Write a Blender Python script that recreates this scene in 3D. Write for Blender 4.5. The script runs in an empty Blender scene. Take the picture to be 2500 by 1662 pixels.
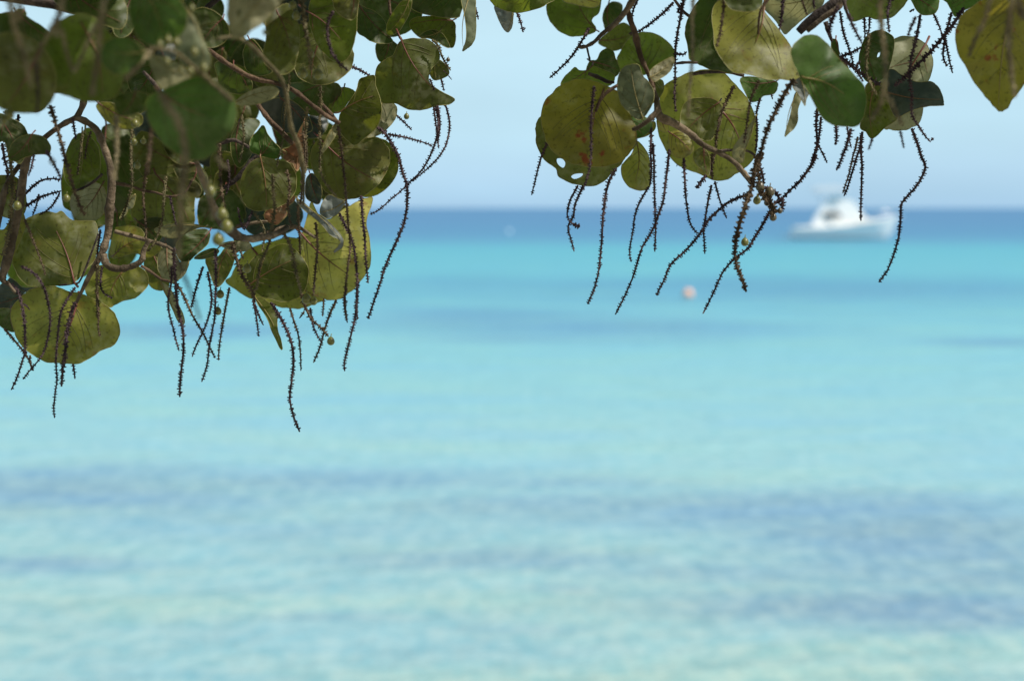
import bpy, math, random
from mathutils import Vector, Matrix, Euler
from mathutils.geometry import delaunay_2d_cdt
from math import radians as R, sin, cos, pi

sc = bpy.context.scene
C = sc.collection

# ------------------------------------------------------------------ camera
EYE = 3.3                      # metres above the water
PITCH = math.atan(0.72 * (831 - 508) / 2500)
cam_d = bpy.data.cameras.new("camera")
cam_d.lens = 50; cam_d.sensor_width = 36
cam_d.clip_start = 0.05; cam_d.clip_end = 120000
cam_d.dof.use_dof = True
cam_d.dof.focus_distance = 2.55
cam_d.dof.aperture_fstop = 2.35
cam_d.dof.aperture_blades = 0
cam = bpy.data.objects.new("camera", cam_d); C.objects.link(cam)
cam.location = (0, 0, EYE)
cam.rotation_euler = (R(90) - PITCH, 0, 0)
sc.camera = cam
CM = Matrix.Translation((0, 0, EYE)) @ Euler((R(90) - PITCH, 0, 0)).to_matrix().to_4x4()

# ------------------------------------------------------------------ sky
SUN_EL, SUN_AZ = 53, 110        # azimuth: degrees to the right of straight ahead (+Y)
w = bpy.data.worlds.new("World"); sc.world = w; w.use_nodes = True
nt = w.node_tree; nt.nodes.clear()
def N(t, typ, **kw):
    n = t.nodes.new(typ)
    for k, v in kw.items(): setattr(n, k, v)
    return n
wo = N(nt, 'ShaderNodeOutputWorld'); bg = N(nt, 'ShaderNodeBackground')
sky = N(nt, 'ShaderNodeTexSky', sky_type='NISHITA', sun_disc=False)
sky.sun_elevation = R(SUN_EL); sky.sun_rotation = R(SUN_AZ)
sky.altitude = 0; sky.air_density = 1.0; sky.dust_density = 0.6; sky.ozone_density = 2.0
tc = N(nt, 'ShaderNodeTexCoord')
sep = N(nt, 'ShaderNodeSeparateXYZ'); nt.links.new(tc.outputs['Generated'], sep.inputs[0])
ramp = N(nt, 'ShaderNodeValToRGB')           # thin humid haze over the sea, paler a little way up
nt.links.new(sep.outputs['Z'], ramp.inputs[0])
HZ = [(0.0, (5.2, 8.5, 11.8)), (0.008, (5.5, 9.0, 12.1)), (0.025, (6.1, 9.5, 12.3)), (0.05, (7.0, 10.6, 12.8)), (0.12, (8.1, 11.6, 13.2)), (0.3, (6.0, 7.9, 9.8)), (1.0, (3.2, 4.6, 6.6))]
SC = 16.0
for i, (p, c) in enumerate(HZ):
    e = ramp.color_ramp.elements[i] if i < 2 else ramp.color_ramp.elements.new(p)
    e.position = p; e.color = (c[0] / SC, c[1] / SC, c[2] / SC, 1)
mul = N(nt, 'ShaderNodeVectorMath', operation='SCALE'); mul.inputs['Scale'].default_value = SC
nt.links.new(ramp.outputs[0], mul.inputs[0])
mp = N(nt, 'ShaderNodeMapping'); mp.inputs['Scale'].default_value = (2.2, 2.2, 9)
nt.links.new(tc.outputs['Generated'], mp.inputs[0])
cn = N(nt, 'ShaderNodeTexNoise'); cn.inputs['Scale'].default_value = 2.2; cn.inputs['Detail'].default_value = 4
nt.links.new(mp.outputs[0], cn.inputs['Vector'])
cmr = N(nt, 'ShaderNodeMapRange'); cmr.inputs['From Min'].default_value = .35; cmr.inputs['From Max'].default_value = .75
cmr.inputs['To Min'].default_value = .94; cmr.inputs['To Max'].default_value = 1.06
nt.links.new(cn.outputs[0], cmr.inputs[0])
mul2 = N(nt, 'ShaderNodeVectorMath', operation='SCALE')
nt.links.new(mul.outputs[0], mul2.inputs[0]); nt.links.new(cmr.outputs[0], mul2.inputs['Scale'])
mx = N(nt, 'ShaderNodeMix', data_type='RGBA'); mx.inputs[0].default_value = 0.82
nt.links.new(sky.outputs[0], mx.inputs[6]); nt.links.new(mul2.outputs[0], mx.inputs[7])
nt.links.new(mx.outputs[2], bg.inputs[0]); bg.inputs[1].default_value = 0.055
nt.links.new(bg.outputs[0], wo.inputs[0])

sun_d = bpy.data.lights.new("sun", 'SUN'); sun_d.energy = 3.8; sun_d.angle = R(0.53); sun_d.color = (1, .95, .86)
sun = bpy.data.objects.new("sun", sun_d); C.objects.link(sun)
el, az = R(SUN_EL), R(SUN_AZ)
to_sun = Vector((sin(az) * cos(el), cos(az) * cos(el), sin(el)))
sun.rotation_euler = to_sun.to_track_quat('Z', 'Y').to_euler()
sun.location = to_sun * 50

sc.view_settings.view_transform = 'Standard'; sc.view_settings.look = 'None'
sc.view_settings.exposure = 0.55; sc.view_settings.gamma = 1; sc.view_settings.use_curve_mapping = False
sc.cycles.use_denoising = True
sc.cycles.max_bounces = 8; sc.cycles.transmission_bounces = 6; sc.cycles.diffuse_bounces = 5
sc.cycles.sample_clamp_indirect = 6

# ------------------------------------------------------------------ helpers
def tag(o, label=None, cat=None, group=None, kind=None):
    if label: o['label'] = label
    if cat: o['category'] = cat
    if group: o['group'] = group
    if kind: o['kind'] = kind
    return o

def link(name, me, parent=None, loc=(0, 0, 0)):
    o = bpy.data.objects.new(name, me); C.objects.link(o); o.location = loc
    if parent: o.parent = parent
    return o

WORLD = {}                     # where each thing's origin stands
class MB:
    """collects vertices and faces, built as one mesh object about an origin"""
    def __init__(s): s.v = []; s.f = []; s.m = []; s.cur = 0
    def add(s, vs, fs, mi=None):
        b = len(s.v); s.v += [Vector(x) for x in vs]
        s.f += [tuple(i + b for i in f) for f in fs]; s.m += [s.cur if mi is None else mi] * len(fs)
    def tube(s, pts, rad, n=6, mi=None, cap=True):
        L = len(pts)
        if not hasattr(rad, '__len__'): rad = [rad] * L
        T = [(pts[min(i + 1, L - 1)] - pts[max(i - 1, 0)]).normalized() for i in range(L)]
        u = T[0].orthogonal().normalized(); vs = []
        for i in range(L):
            u = (u - T[i] * u.dot(T[i]))
            u = u.normalized() if u.length > 1e-9 else T[i].orthogonal().normalized()
            b = T[i].cross(u)
            for k in range(n):
                a = 2 * pi * k / n
                vs.append(pts[i] + (u * cos(a) + b * sin(a)) * rad[i])
        fs = [(i * n + k, i * n + (k + 1) % n, (i + 1) * n + (k + 1) % n, (i + 1) * n + k) for i in range(L - 1) for k in range(n)]
        if cap: fs += [tuple(range(n - 1, -1, -1)), tuple(range((L - 1) * n, L * n))]
        s.add(vs, fs, mi)
    def box(s, c, h, mi=None):
        c = Vector(c)
        vs = [c + Vector((x * h[0], y * h[1], z * h[2])) for x in (-1, 1) for y in (-1, 1) for z in (-1, 1)]
        s.add(vs, [(0, 1, 3, 2), (4, 6, 7, 5), (0, 4, 5, 1), (2, 3, 7, 6), (0, 2, 6, 4), (1, 5, 7, 3)], mi)
    def build(s, name, mats, parent=None, org=None, smooth=True):
        if not isinstance(mats, (list, tuple)): mats = [mats]
        if org is None:
            org = Vector((0, 0, 0))
            if s.v:
                for x in s.v: org += x
                org /= len(s.v)
        me = bpy.data.meshes.new(name)
        me.from_pydata([x - org for x in s.v], [], s.f); me.update()
        for m in mats: me.materials.append(m)
        me.polygons.foreach_set('material_index', s.m)
        if smooth: me.polygons.foreach_set('use_smooth', [True] * len(me.polygons))
        o = link(name, me, parent)
        if parent is not None:
            o.location = org - WORLD[parent.name]
        else:
            o.location = org
        WORLD[o.name] = Vector(org)
        return o

def catmull(P, closed, k=4):
    out = []; n = len(P)
    rng = range(n) if closed else range(n - 1)
    for i in rng:
        if closed: a, b, c, d = P[(i - 1) % n], P[i], P[(i + 1) % n], P[(i + 2) % n]
        else: a, b, c, d = P[max(i - 1, 0)], P[i], P[i + 1], P[min(i + 2, n - 1)]
        for j in range(k):
            t = j / k
            out.append(0.5 * ((2 * b) + (c - a) * t + (2 * a - 5 * b + 4 * c - d) * t * t + (3 * b - a - 3 * c + d) * t ** 3))
    if not closed: out.append(P[-1].copy())
    return out

TILE = dict(S=(0, 0, 1), V=(0, 0, .5), A=(0, 0, .2551), B=(500, 0, .2551), C=(0, 350, .2551), D=(500, 350, .2551),
            E=(0, 650, .2551), F=(400, 700, .2551), G=(1050, 0, .2551), H=(1250, 100, .2551), Q=(1250, 0, .33347),
            I=(1550, 0, .2551), J=(1950, 0, .23345), K=(1250, 380, .2551), L=(1700, 380, .2551))
def S(t, pts):
    ox, oy, k = TILE[t]
    return [Vector((ox + x * k, oy + y * k)) for x, y in pts]
PX = 0.72 / 2500
def P(x, y, d):                                  # a point seen at (x, y) standing d metres out
    return CM @ Vector(((x - 1250) * PX * d, (831 - y) * PX * d, -d))
def vnoise(x, y, s=0):
    def h(i, j):
        v = sin(i * 127.1 + j * 311.7 + s * 74.7) * 43758.5453
        return v - math.floor(v)
    i, j = math.floor(x), math.floor(y); fx, fy = x - i, y - j
    fx = fx * fx * (3 - 2 * fx); fy = fy * fy * (3 - 2 * fy)
    return (h(i, j) * (1 - fx) + h(i + 1, j) * fx) * (1 - fy) + (h(i, j + 1) * (1 - fx) + h(i + 1, j + 1) * fx) * fy - .5

def inside(p, poly):
    c = False; n = len(poly); j = n - 1
    for i in range(n):
        a, b = poly[i], poly[j]
        if (a[1] > p[1]) != (b[1] > p[1]) and p[0] < (b[0] - a[0]) * (p[1] - a[1]) / (b[1] - a[1]) + a[0]: c = not c
        j = i
    return c

# ------------------------------------------------------------------ materials
def mat(name, col, rough=.6, spec=.5, metal=0):
    m = bpy.data.materials.new(name); m.use_nodes = True
    b = m.node_tree.nodes['Principled BSDF']
    b.inputs['Base Color'].default_value = (*col, 1); b.inputs['Roughness'].default_value = rough
    b.inputs['Specular IOR Level'].default_value = spec; b.inputs['Metallic'].default_value = metal
    return m

def mixc(t, fac, a, b, blend='MIX'):
    n = N(t, 'ShaderNodeMix', data_type='RGBA', blend_type=blend)
    if isinstance(fac, (int, float)): n.inputs[0].default_value = fac
    else: t.links.new(fac, n.inputs[0])
    for idx, c in ((6, a), (7, b)):
        if isinstance(c, tuple): n.inputs[idx].default_value = (*c, 1)
        else: t.links.new(c, n.inputs[idx])
    return n.outputs[2]

def noise_mask(t, vec, scale, lo, hi, detail=3, w=None):
    n = N(t, 'ShaderNodeTexNoise'); n.inputs['Scale'].default_value = scale; n.inputs['Detail'].default_value = detail
    t.links.new(vec, n.inputs['Vector'])
    m = N(t, 'ShaderNodeMapRange', clamp=True); m.inputs['From Min'].default_value = lo; m.inputs['From Max'].default_value = hi
    t.links.new(n.outputs[0], m.inputs[0])
    return m.outputs[0]

LEAFM = {}
def leaf_mat(kind, base, trans, scurf=.15, rust=.1, speck=.4, tf=.45, rough=.5, gloss=.3):
    m = bpy.data.materials.new('leaf_' + kind); m.use_nodes = True
    t = m.node_tree; b = t.nodes['Principled BSDF']; out = t.nodes['Material Output']
    tc = N(t, 'ShaderNodeTexCoord'); oi = N(t, 'ShaderNodeObjectInfo')
    off = N(t, 'ShaderNodeVectorMath', operation='SCALE'); off.inputs['Scale'].default_value = 37
    cb = N(t, 'ShaderNodeCombineXYZ'); t.links.new(oi.outputs['Random'], cb.inputs[0]); t.links.new(oi.outputs['Random'], cb.inputs[2])
    t.links.new(cb.outputs[0], off.inputs[0])
    ad = N(t, 'ShaderNodeVectorMath', operation='ADD'); t.links.new(tc.outputs['Object'], ad.inputs[0]); t.links.new(off.outputs[0], ad.inputs[1])
    v = ad.outputs[0]
    big = noise_mask(t, v, 20, .36, .64, 6)
    hsv = N(t, 'ShaderNodeHueSaturation')
    mr = N(t, 'ShaderNodeMapRange'); t.links.new(oi.outputs['Random'], mr.inputs[0]); mr.inputs['To Min'].default_value = .485; mr.inputs['To Max'].default_value = .51
    mv = N(t, 'ShaderNodeMapRange'); t.links.new(oi.outputs['Random'], mv.inputs[0]); mv.inputs['To Min'].default_value = 1.15; mv.inputs['To Max'].default_value = .85
    t.links.new(mr.outputs[0], hsv.inputs['Hue']); t.links.new(mv.outputs[0], hsv.inputs['Value'])
    dark = tuple(c * .72 for c in base); lite = tuple(min(1, c * 1.25) for c in base)
    c0 = mixc(t, big, dark, lite); t.links.new(c0, hsv.inputs['Color'])
    spots = noise_mask(t, v, 150, .56, .70, 4)
    sm = N(t, 'ShaderNodeMath', operation='MULTIPLY'); t.links.new(spots, sm.inputs[0]); sm.inputs[1].default_value = speck
    c1 = mixc(t, sm.outputs[0], hsv.outputs[0], (base[0] * .35 + .01, base[1] * .3 + .006, base[2] * .3 + .004))
    fine = noise_mask(t, v, 90, .4, .62, 5)
    sreg = noise_mask(t, v, 16, .48, .64, 4)
    sx = N(t, 'ShaderNodeMath', operation='MULTIPLY'); t.links.new(fine, sx.inputs[0]); t.links.new(sreg, sx.inputs[1])
    sy = N(t, 'ShaderNodeMath', operation='MULTIPLY'); t.links.new(sx.outputs[0], sy.inputs[0]); sy.inputs[1].default_value = scurf
    c2 = mixc(t, sy.outputs[0], c1, (.38, .37, .25))
    rreg = noise_mask(t, v, 34, .62, .70, 4)
    rm = N(t, 'ShaderNodeMath', operation='MULTIPLY'); t.links.new(rreg, rm.inputs[0]); rm.inputs[1].default_value = rust
    c3 = mixc(t, rm.outputs[0], c2, (.20, .045, .015))
    t.links.new(c3, b.inputs['Base Color']); b.inputs['Roughness'].default_value = rough; b.inputs['Specular IOR Level'].default_value = gloss
    bn = N(t, 'ShaderNodeBump'); bn.inputs['Strength'].default_value = .35; bn.inputs['Distance'].default_value = .002
    nn = N(t, 'ShaderNodeTexNoise'); nn.inputs['Scale'].default_value = 60; t.links.new(v, nn.inputs['Vector']); t.links.new(nn.outputs[0], bn.inputs['Height'])
    t.links.new(bn.outputs[0], b.inputs['Normal'])
    tr = N(t, 'ShaderNodeBsdfTranslucent')
    # transmitted light takes a yellower tint and keeps the blotches
    tcx = mixc(t, sm.outputs[0], mixc(t, big, tuple(c * .7 for c in trans), trans), tuple(c * .3 for c in trans))
    tcx = mixc(t, rm.outputs[0], tcx, (.25, .05, .01)); t.links.new(tcx, tr.inputs[0])
    ms = N(t, 'ShaderNodeMixShader'); ms.inputs[0].default_value = tf
    t.links.new(b.outputs[0], ms.inputs[1]); t.links.new(tr.outputs[0], ms.inputs[2]); t.links.new(ms.outputs[0], out.inputs[0])
    LEAFM[kind] = m
    return m
leaf_mat('dark',   (.050, .068, .016), (.08, .125, .008), .4, .05, .6, .38)
leaf_mat('olive',  (.100, .102, .027), (.20, .21, .022), .6, .15, .7, .45)
leaf_mat('lime',   (.088, .110, .020), (.21, .26, .018), .35, .1, .6, .48)
leaf_mat('amber',  (.205, .190, .040), (.37, .345, .042), .5, .3, .7, .48)
leaf_mat('gold',   (.340, .310, .070), (.60, .53, .09), .5, .5, .7, .5)
leaf_mat('rusty',  (.190, .160, .026), (.38, .32, .030), .25, .95, .7, .48)
leaf_mat('green',  (.060, .100, .028), (.14, .26, .020), .15, .0, .4, .35, .5, .22)
leaf_mat('pale',   (.230, .215, .120), (.34, .32, .13), .8, .1, .6, .4)
leaf_mat('grey',   (.130, .150, .085), (.20, .22, .10), .5, .0, .6, .35, .7, .3)
leaf_mat('silver', (.160, .180, .170), (.18, .20, .17), .5, .0, .6, .2, .6, .4)
leaf_mat('blue',   (.036, .048, .040), (.05, .08, .03), .2, .0, .2, .2, .45, .4)
leaf_mat('dead',   (.300, .145, .080), (.34, .15, .07), .5, .3, .8, .3, .8, .2)
leaf_mat('moss',   (.060, .068, .012), (.17, .185, .010), .3, .05, 1.0, .48)
M_margin = mat('leaf_margin', (.22, .20, .06), .5, .4)
M_vein_red = mat('vein_red', (.13, .040, .026), .5, .4)
M_vein_soft = mat('vein_soft', (.11, .10, .032), .55, .3)
M_vein_pale = mat('vein_pale', (.20, .16, .05), .5, .4)
M_vein_brown = mat('vein_brown', (.17, .085, .035), .5, .4)

def bark_mat(name, a, b_, scale=90):
    m = bpy.data.materials.new(name); m.use_nodes = True
    t = m.node_tree; b = t.nodes['Principled BSDF']
    tc = N(t, 'ShaderNodeTexCoord')
    k = noise_mask(t, tc.outputs['Object'], scale, .35, .68, 5)
    k2 = noise_mask(t, tc.outputs['Object'], scale * .2, .4, .6, 3)
    c = mixc(t, k, a, b_); c = mixc(t, k2, c, tuple(x * .55 for x in a))
    t.links.new(c, b.inputs['Base Color']); b.inputs['Roughness'].default_value = .85; b.inputs['Specular IOR Level'].default_value = .2
    bn = N(t, 'ShaderNodeBump'); bn.inputs['Strength'].default_value = .8; bn.inputs['Distance'].default_value = .003
    t.links.new(k, bn.inputs['Height']); t.links.new(bn.outputs[0], b.inputs['Normal'])
    return m
M_bark = bark_mat('bark', (.115, .085, .055), (.25, .19, .13))
M_bark_dark = bark_mat('bark_dark', (.055, .042, .038), (.14, .10, .08))
M_twig = bark_mat('twig', (.095, .058, .038), (.17, .11, .07))
M_spike = bark_mat('spike_purple', (.060, .036, .046), (.105, .070, .068), 200)
M_spike_brown = bark_mat('spike_brown', (.09, .062, .040), (.17, .12, .07), 200)
M_spike_near = bark_mat('spike_pale_olive', (.24, .20, .115), (.36, .30, .18), 120)  # paler copy of the olive spike colour, for the nearest spikes
M_spike_olive = bark_mat('spike_olive', (.105, .090, .045), (.20, .165, .085), 120)
def fruit_mat(name, a, b_):
    m = bpy.data.materials.new(name); m.use_nodes = True
    t = m.node_tree; b = t.nodes['Principled BSDF']; tc = N(t, 'ShaderNodeTexCoord')
    k = noise_mask(t, tc.outputs['Object'], 120, .4, .7, 3)
    t.links.new(mixc(t, k, a, b_), b.inputs['Base Color']); b.inputs['Roughness'].default_value = .38
    b.inputs['Subsurface Weight'].default_value = .15; b.inputs['Subsurface Radius'].default_value = (.004, .004, .001)
    return m
M_fruit = fruit_mat('fruit_green', (.15, .155, .035), (.11, .10, .028))
M_fruit_dark = fruit_mat('fruit_dark', (.10, .085, .045), (.06, .045, .03))

# ------------------------------------------------------------------ the sea
def sea():
    m = bpy.data.materials.new('sea_water'); m.use_nodes = True
    t = m.node_tree; b = t.nodes['Principled BSDF']
    geo = N(t, 'ShaderNodeNewGeometry')
    pos = geo.outputs['Position']
    # wobble of the colour pattern
    mp = N(t, 'ShaderNodeMapping'); mp.inputs['Scale'].default_value = (.14, .4, 1); t.links.new(pos, mp.inputs[0])
    wn = N(t, 'ShaderNodeTexNoise'); wn.inputs['Scale'].default_value = 1; wn.inputs['Detail'].default_value = 5; wn.inputs['Roughness'].default_value = .6
    t.links.new(mp.outputs[0], wn.inputs['Vector'])
    wob = N(t, 'ShaderNodeVectorMath', operation='SUBTRACT'); t.links.new(wn.outputs['Color'], wob.inputs[0]); wob.inputs[1].default_value = (.5, .5, .5)
    sp = N(t, 'ShaderNodeSeparateXYZ'); t.links.new(pos, sp.inputs[0])
    lg = N(t, 'ShaderNodeMath', operation='LOGARITHM'); t.links.new(sp.outputs['Y'], lg.inputs[0]); lg.inputs[1].default_value = 10
    wv = N(t, 'ShaderNodeSeparateXYZ'); t.links.new(wob.outputs[0], wv.inputs[0])
    lw = N(t, 'ShaderNodeMath', operation='MULTIPLY_ADD'); t.links.new(wv.outputs[0], lw.inputs[0]); lw.inputs[1].default_value = .16; t.links.new(lg.outputs[0], lw.inputs[2])
    mr = N(t, 'ShaderNodeMapRange', clamp=True); mr.inputs['From Min'].default_value = .9; mr.inputs['From Max'].default_value = 3.4
    t.links.new(lw.outputs[0], mr.inputs[0])
    rp = N(t, 'ShaderNodeValToRGB'); t.links.new(mr.outputs[0], rp.inputs[0])
    def at(Y): return (math.log10(Y) - .9) / 2.5
    for i, (Y, c) in enumerate(SEA):
        e = rp.color_ramp.elements[0] if i == 0 else rp.color_ramp.elements.new(at(Y))
        e.position = at(Y); e.color = (*c, 1)
    last = max(rp.color_ramp.elements, key=lambda q: q.position); last.color = (*SEA[-1][1], 1)
    col = rp.outputs[0]
    # seagrass beds and reef, and shaded wave troughs painted in as darker colour
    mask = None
    for (x, y, hw, hh, s) in BEDS_TROUGHS:
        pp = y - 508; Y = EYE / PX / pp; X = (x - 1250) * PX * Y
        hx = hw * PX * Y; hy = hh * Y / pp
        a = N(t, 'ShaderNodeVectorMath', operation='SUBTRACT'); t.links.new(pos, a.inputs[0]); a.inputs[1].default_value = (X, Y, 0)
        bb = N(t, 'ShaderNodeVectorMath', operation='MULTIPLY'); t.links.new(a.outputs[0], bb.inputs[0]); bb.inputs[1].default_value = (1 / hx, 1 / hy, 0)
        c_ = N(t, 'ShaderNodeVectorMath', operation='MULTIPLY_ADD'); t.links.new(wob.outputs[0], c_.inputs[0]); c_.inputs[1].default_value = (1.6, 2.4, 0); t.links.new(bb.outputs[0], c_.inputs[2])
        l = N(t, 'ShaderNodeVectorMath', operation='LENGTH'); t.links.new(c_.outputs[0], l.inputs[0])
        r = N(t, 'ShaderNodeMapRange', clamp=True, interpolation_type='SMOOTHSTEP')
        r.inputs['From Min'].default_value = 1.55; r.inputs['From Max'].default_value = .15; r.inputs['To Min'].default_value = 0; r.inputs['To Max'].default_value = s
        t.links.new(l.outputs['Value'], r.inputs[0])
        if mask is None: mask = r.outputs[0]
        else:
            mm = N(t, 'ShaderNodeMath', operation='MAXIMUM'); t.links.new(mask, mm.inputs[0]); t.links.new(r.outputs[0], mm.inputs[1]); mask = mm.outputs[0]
    dk = mixc(t, 1.0, col, BED_TROUGH_TINT, 'MULTIPLY')
    # ripple mottling and sun-net close in, light and dark painted into the colour
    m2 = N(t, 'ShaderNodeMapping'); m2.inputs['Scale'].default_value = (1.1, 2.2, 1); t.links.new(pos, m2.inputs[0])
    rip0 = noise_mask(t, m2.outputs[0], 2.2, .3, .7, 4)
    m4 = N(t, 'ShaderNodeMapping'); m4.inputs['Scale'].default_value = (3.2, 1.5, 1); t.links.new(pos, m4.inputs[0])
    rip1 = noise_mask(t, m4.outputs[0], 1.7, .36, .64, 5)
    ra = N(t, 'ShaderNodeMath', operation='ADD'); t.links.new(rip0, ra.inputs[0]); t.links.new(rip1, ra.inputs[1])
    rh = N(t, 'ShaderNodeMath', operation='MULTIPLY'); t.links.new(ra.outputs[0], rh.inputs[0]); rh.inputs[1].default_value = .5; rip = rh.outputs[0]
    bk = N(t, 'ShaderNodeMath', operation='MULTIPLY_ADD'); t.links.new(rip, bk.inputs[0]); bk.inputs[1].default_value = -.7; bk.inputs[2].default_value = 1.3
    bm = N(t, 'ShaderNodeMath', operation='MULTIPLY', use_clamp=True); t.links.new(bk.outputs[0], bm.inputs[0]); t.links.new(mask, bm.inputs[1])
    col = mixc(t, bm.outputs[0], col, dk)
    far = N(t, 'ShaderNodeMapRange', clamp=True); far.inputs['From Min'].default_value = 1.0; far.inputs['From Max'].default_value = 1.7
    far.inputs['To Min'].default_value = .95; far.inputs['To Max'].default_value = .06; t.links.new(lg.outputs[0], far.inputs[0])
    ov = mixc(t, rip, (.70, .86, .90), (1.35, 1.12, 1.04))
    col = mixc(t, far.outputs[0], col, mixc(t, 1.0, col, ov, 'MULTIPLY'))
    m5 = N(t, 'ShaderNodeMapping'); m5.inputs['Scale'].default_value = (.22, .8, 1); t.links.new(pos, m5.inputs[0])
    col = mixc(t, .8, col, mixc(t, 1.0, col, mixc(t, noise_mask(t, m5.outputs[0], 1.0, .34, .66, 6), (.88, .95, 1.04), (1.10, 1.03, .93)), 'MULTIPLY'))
    # steep little waves hide most of the grazing mirror: a broken sheen over the lit water body
    t.nodes.remove(b); out = t.nodes['Material Output']
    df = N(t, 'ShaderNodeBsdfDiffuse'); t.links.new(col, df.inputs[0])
    gl = N(t, 'ShaderNodeBsdfGlossy'); gl.inputs['Roughness'].default_value = .32
    fr = N(t, 'ShaderNodeFresnel'); fr.inputs[0].default_value = 1.33
    fm = N(t, 'ShaderNodeMath', operation='MULTIPLY_ADD'); t.links.new(fr.outputs[0], fm.inputs[0]); fm.inputs[1].default_value = .16; fm.inputs[2].default_value = .05
    ms = N(t, 'ShaderNodeMixShader'); t.links.new(fm.outputs[0], ms.inputs[0]); t.links.new(df.outputs[0], ms.inputs[1]); t.links.new(gl.outputs[0], ms.inputs[2])
    t.links.new(ms.outputs[0], out.inputs[0])
    m3 = N(t, 'ShaderNodeMapping'); m3.inputs['Scale'].default_value = (.5, 1.3, 1); t.links.new(pos, m3.inputs[0])
    wn2 = N(t, 'ShaderNodeTexNoise'); wn2.inputs['Scale'].default_value = 1.3; wn2.inputs['Detail'].default_value = 6; wn2.inputs['Roughness'].default_value = .6
    t.links.new(m3.outputs[0], wn2.inputs['Vector'])
    bp = N(t, 'ShaderNodeBump'); bp.inputs['Strength'].default_value = .8; bp.inputs['Distance'].default_value = .25
    t.links.new(wn2.outputs[0], bp.inputs['Height']); t.links.new(bp.outputs[0], df.inputs['Normal']); t.links.new(bp.outputs[0], gl.inputs['Normal'])
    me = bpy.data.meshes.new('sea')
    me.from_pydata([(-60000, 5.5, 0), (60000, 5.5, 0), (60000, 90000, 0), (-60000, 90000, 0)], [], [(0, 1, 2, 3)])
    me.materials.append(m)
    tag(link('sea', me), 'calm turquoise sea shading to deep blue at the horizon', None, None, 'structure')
SEA = [(8, (.245, .40, .395)), (11.5, (.24, .40, .415)), (19, (.225, .42, .455)), (29, (.185, .41, .455)), (60, (.11, .36, .43)), (116, (.078, .33, .41)),
       (148, (.064, .24, .37)), (190, (.054, .200, .345)), (420, (.052, .178, .33)), (2500, (.050, .172, .32))]
BED_TROUGH_TINT = (.70, .70, .87)  # darkens both the seagrass and the painted wave-trough shade
BEDS_TROUGHS = [(1950, 700, 860, 36, .95), (1130, 693, 260, 28, .7), (1180, 772, 420, 32, .95), (1500, 802, 520, 28, .95), (1230, 828, 260, 10, .8), (900, 730, 160, 12, .5),
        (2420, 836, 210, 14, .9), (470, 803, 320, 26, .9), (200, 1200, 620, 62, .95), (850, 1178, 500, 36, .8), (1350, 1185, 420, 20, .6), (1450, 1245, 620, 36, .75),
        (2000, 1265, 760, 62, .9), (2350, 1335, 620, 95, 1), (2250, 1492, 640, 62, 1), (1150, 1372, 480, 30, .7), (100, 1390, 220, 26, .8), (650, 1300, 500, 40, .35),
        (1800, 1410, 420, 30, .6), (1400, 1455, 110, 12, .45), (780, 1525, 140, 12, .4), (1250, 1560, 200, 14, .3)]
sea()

# beach under the photographer, out of frame, throws its light up under the leaves
def beach():
    m = bpy.data.materials.new('sand'); m.use_nodes = True; t = m.node_tree; b = t.nodes['Principled BSDF']
    tc = N(t, 'ShaderNodeTexCoord'); k = noise_mask(t, tc.outputs['Object'], 3, .3, .7, 6)
    t.links.new(mixc(t, k, (.42, .36, .26), (.55, .49, .38)), b.inputs['Base Color']); b.inputs['Roughness'].default_value = .95
    xs = [-60 + i * 4 for i in range(31)]; ys = [-40, -20, -8, -3, 0, 1.5, 3, 4.2, 5.2, 6.2, 7.5]
    zs = [2.4, 2.2, 1.9, 1.75, 1.65, 1.3, .85, .45, .15, -.15, -.6]
    vs = [(x, y, z + .05 * vnoise(x * .7, y * .7)) for y, z in zip(ys, zs) for x in xs]; n = len(xs)
    fs = [(j * n + i, j * n + i + 1, (j + 1) * n + i + 1, (j + 1) * n + i) for j in range(len(ys) - 1) for i in range(n - 1)]
    me = bpy.data.meshes.new('beach'); me.from_pydata(vs, [], fs); me.materials.append(m)
    me.polygons.foreach_set('use_smooth', [True] * len(me.polygons))
    tag(link('beach', me), 'pale sand beach sloping down to the water', None, None, 'structure')
beach()
# ------------------------------------------------------------------ boats and buoys
M_hull = mat('boat_white', (.93, .90, .86), .3)
M_glass = mat('boat_glass', (.02, .03, .03), .08, .8)
M_deck = mat('boat_deck', (.70, .68, .62), .6)
M_boot = mat('boat_antifouling', (.30, .36, .36), .6)
M_rail = mat('boat_rail', (.75, .76, .78), .25, .5, 1)
M_canvas = mat('boat_canvas', (.72, .73, .74), .8)
def thing(name, label, cat, loc, group=None):
    o = bpy.data.objects.new(name, None); C.objects.link(o); o.location = loc; o.empty_display_size = .3
    tag(o, label, cat, group); WORLD[o.name] = Vector(loc)
    return o

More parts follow.
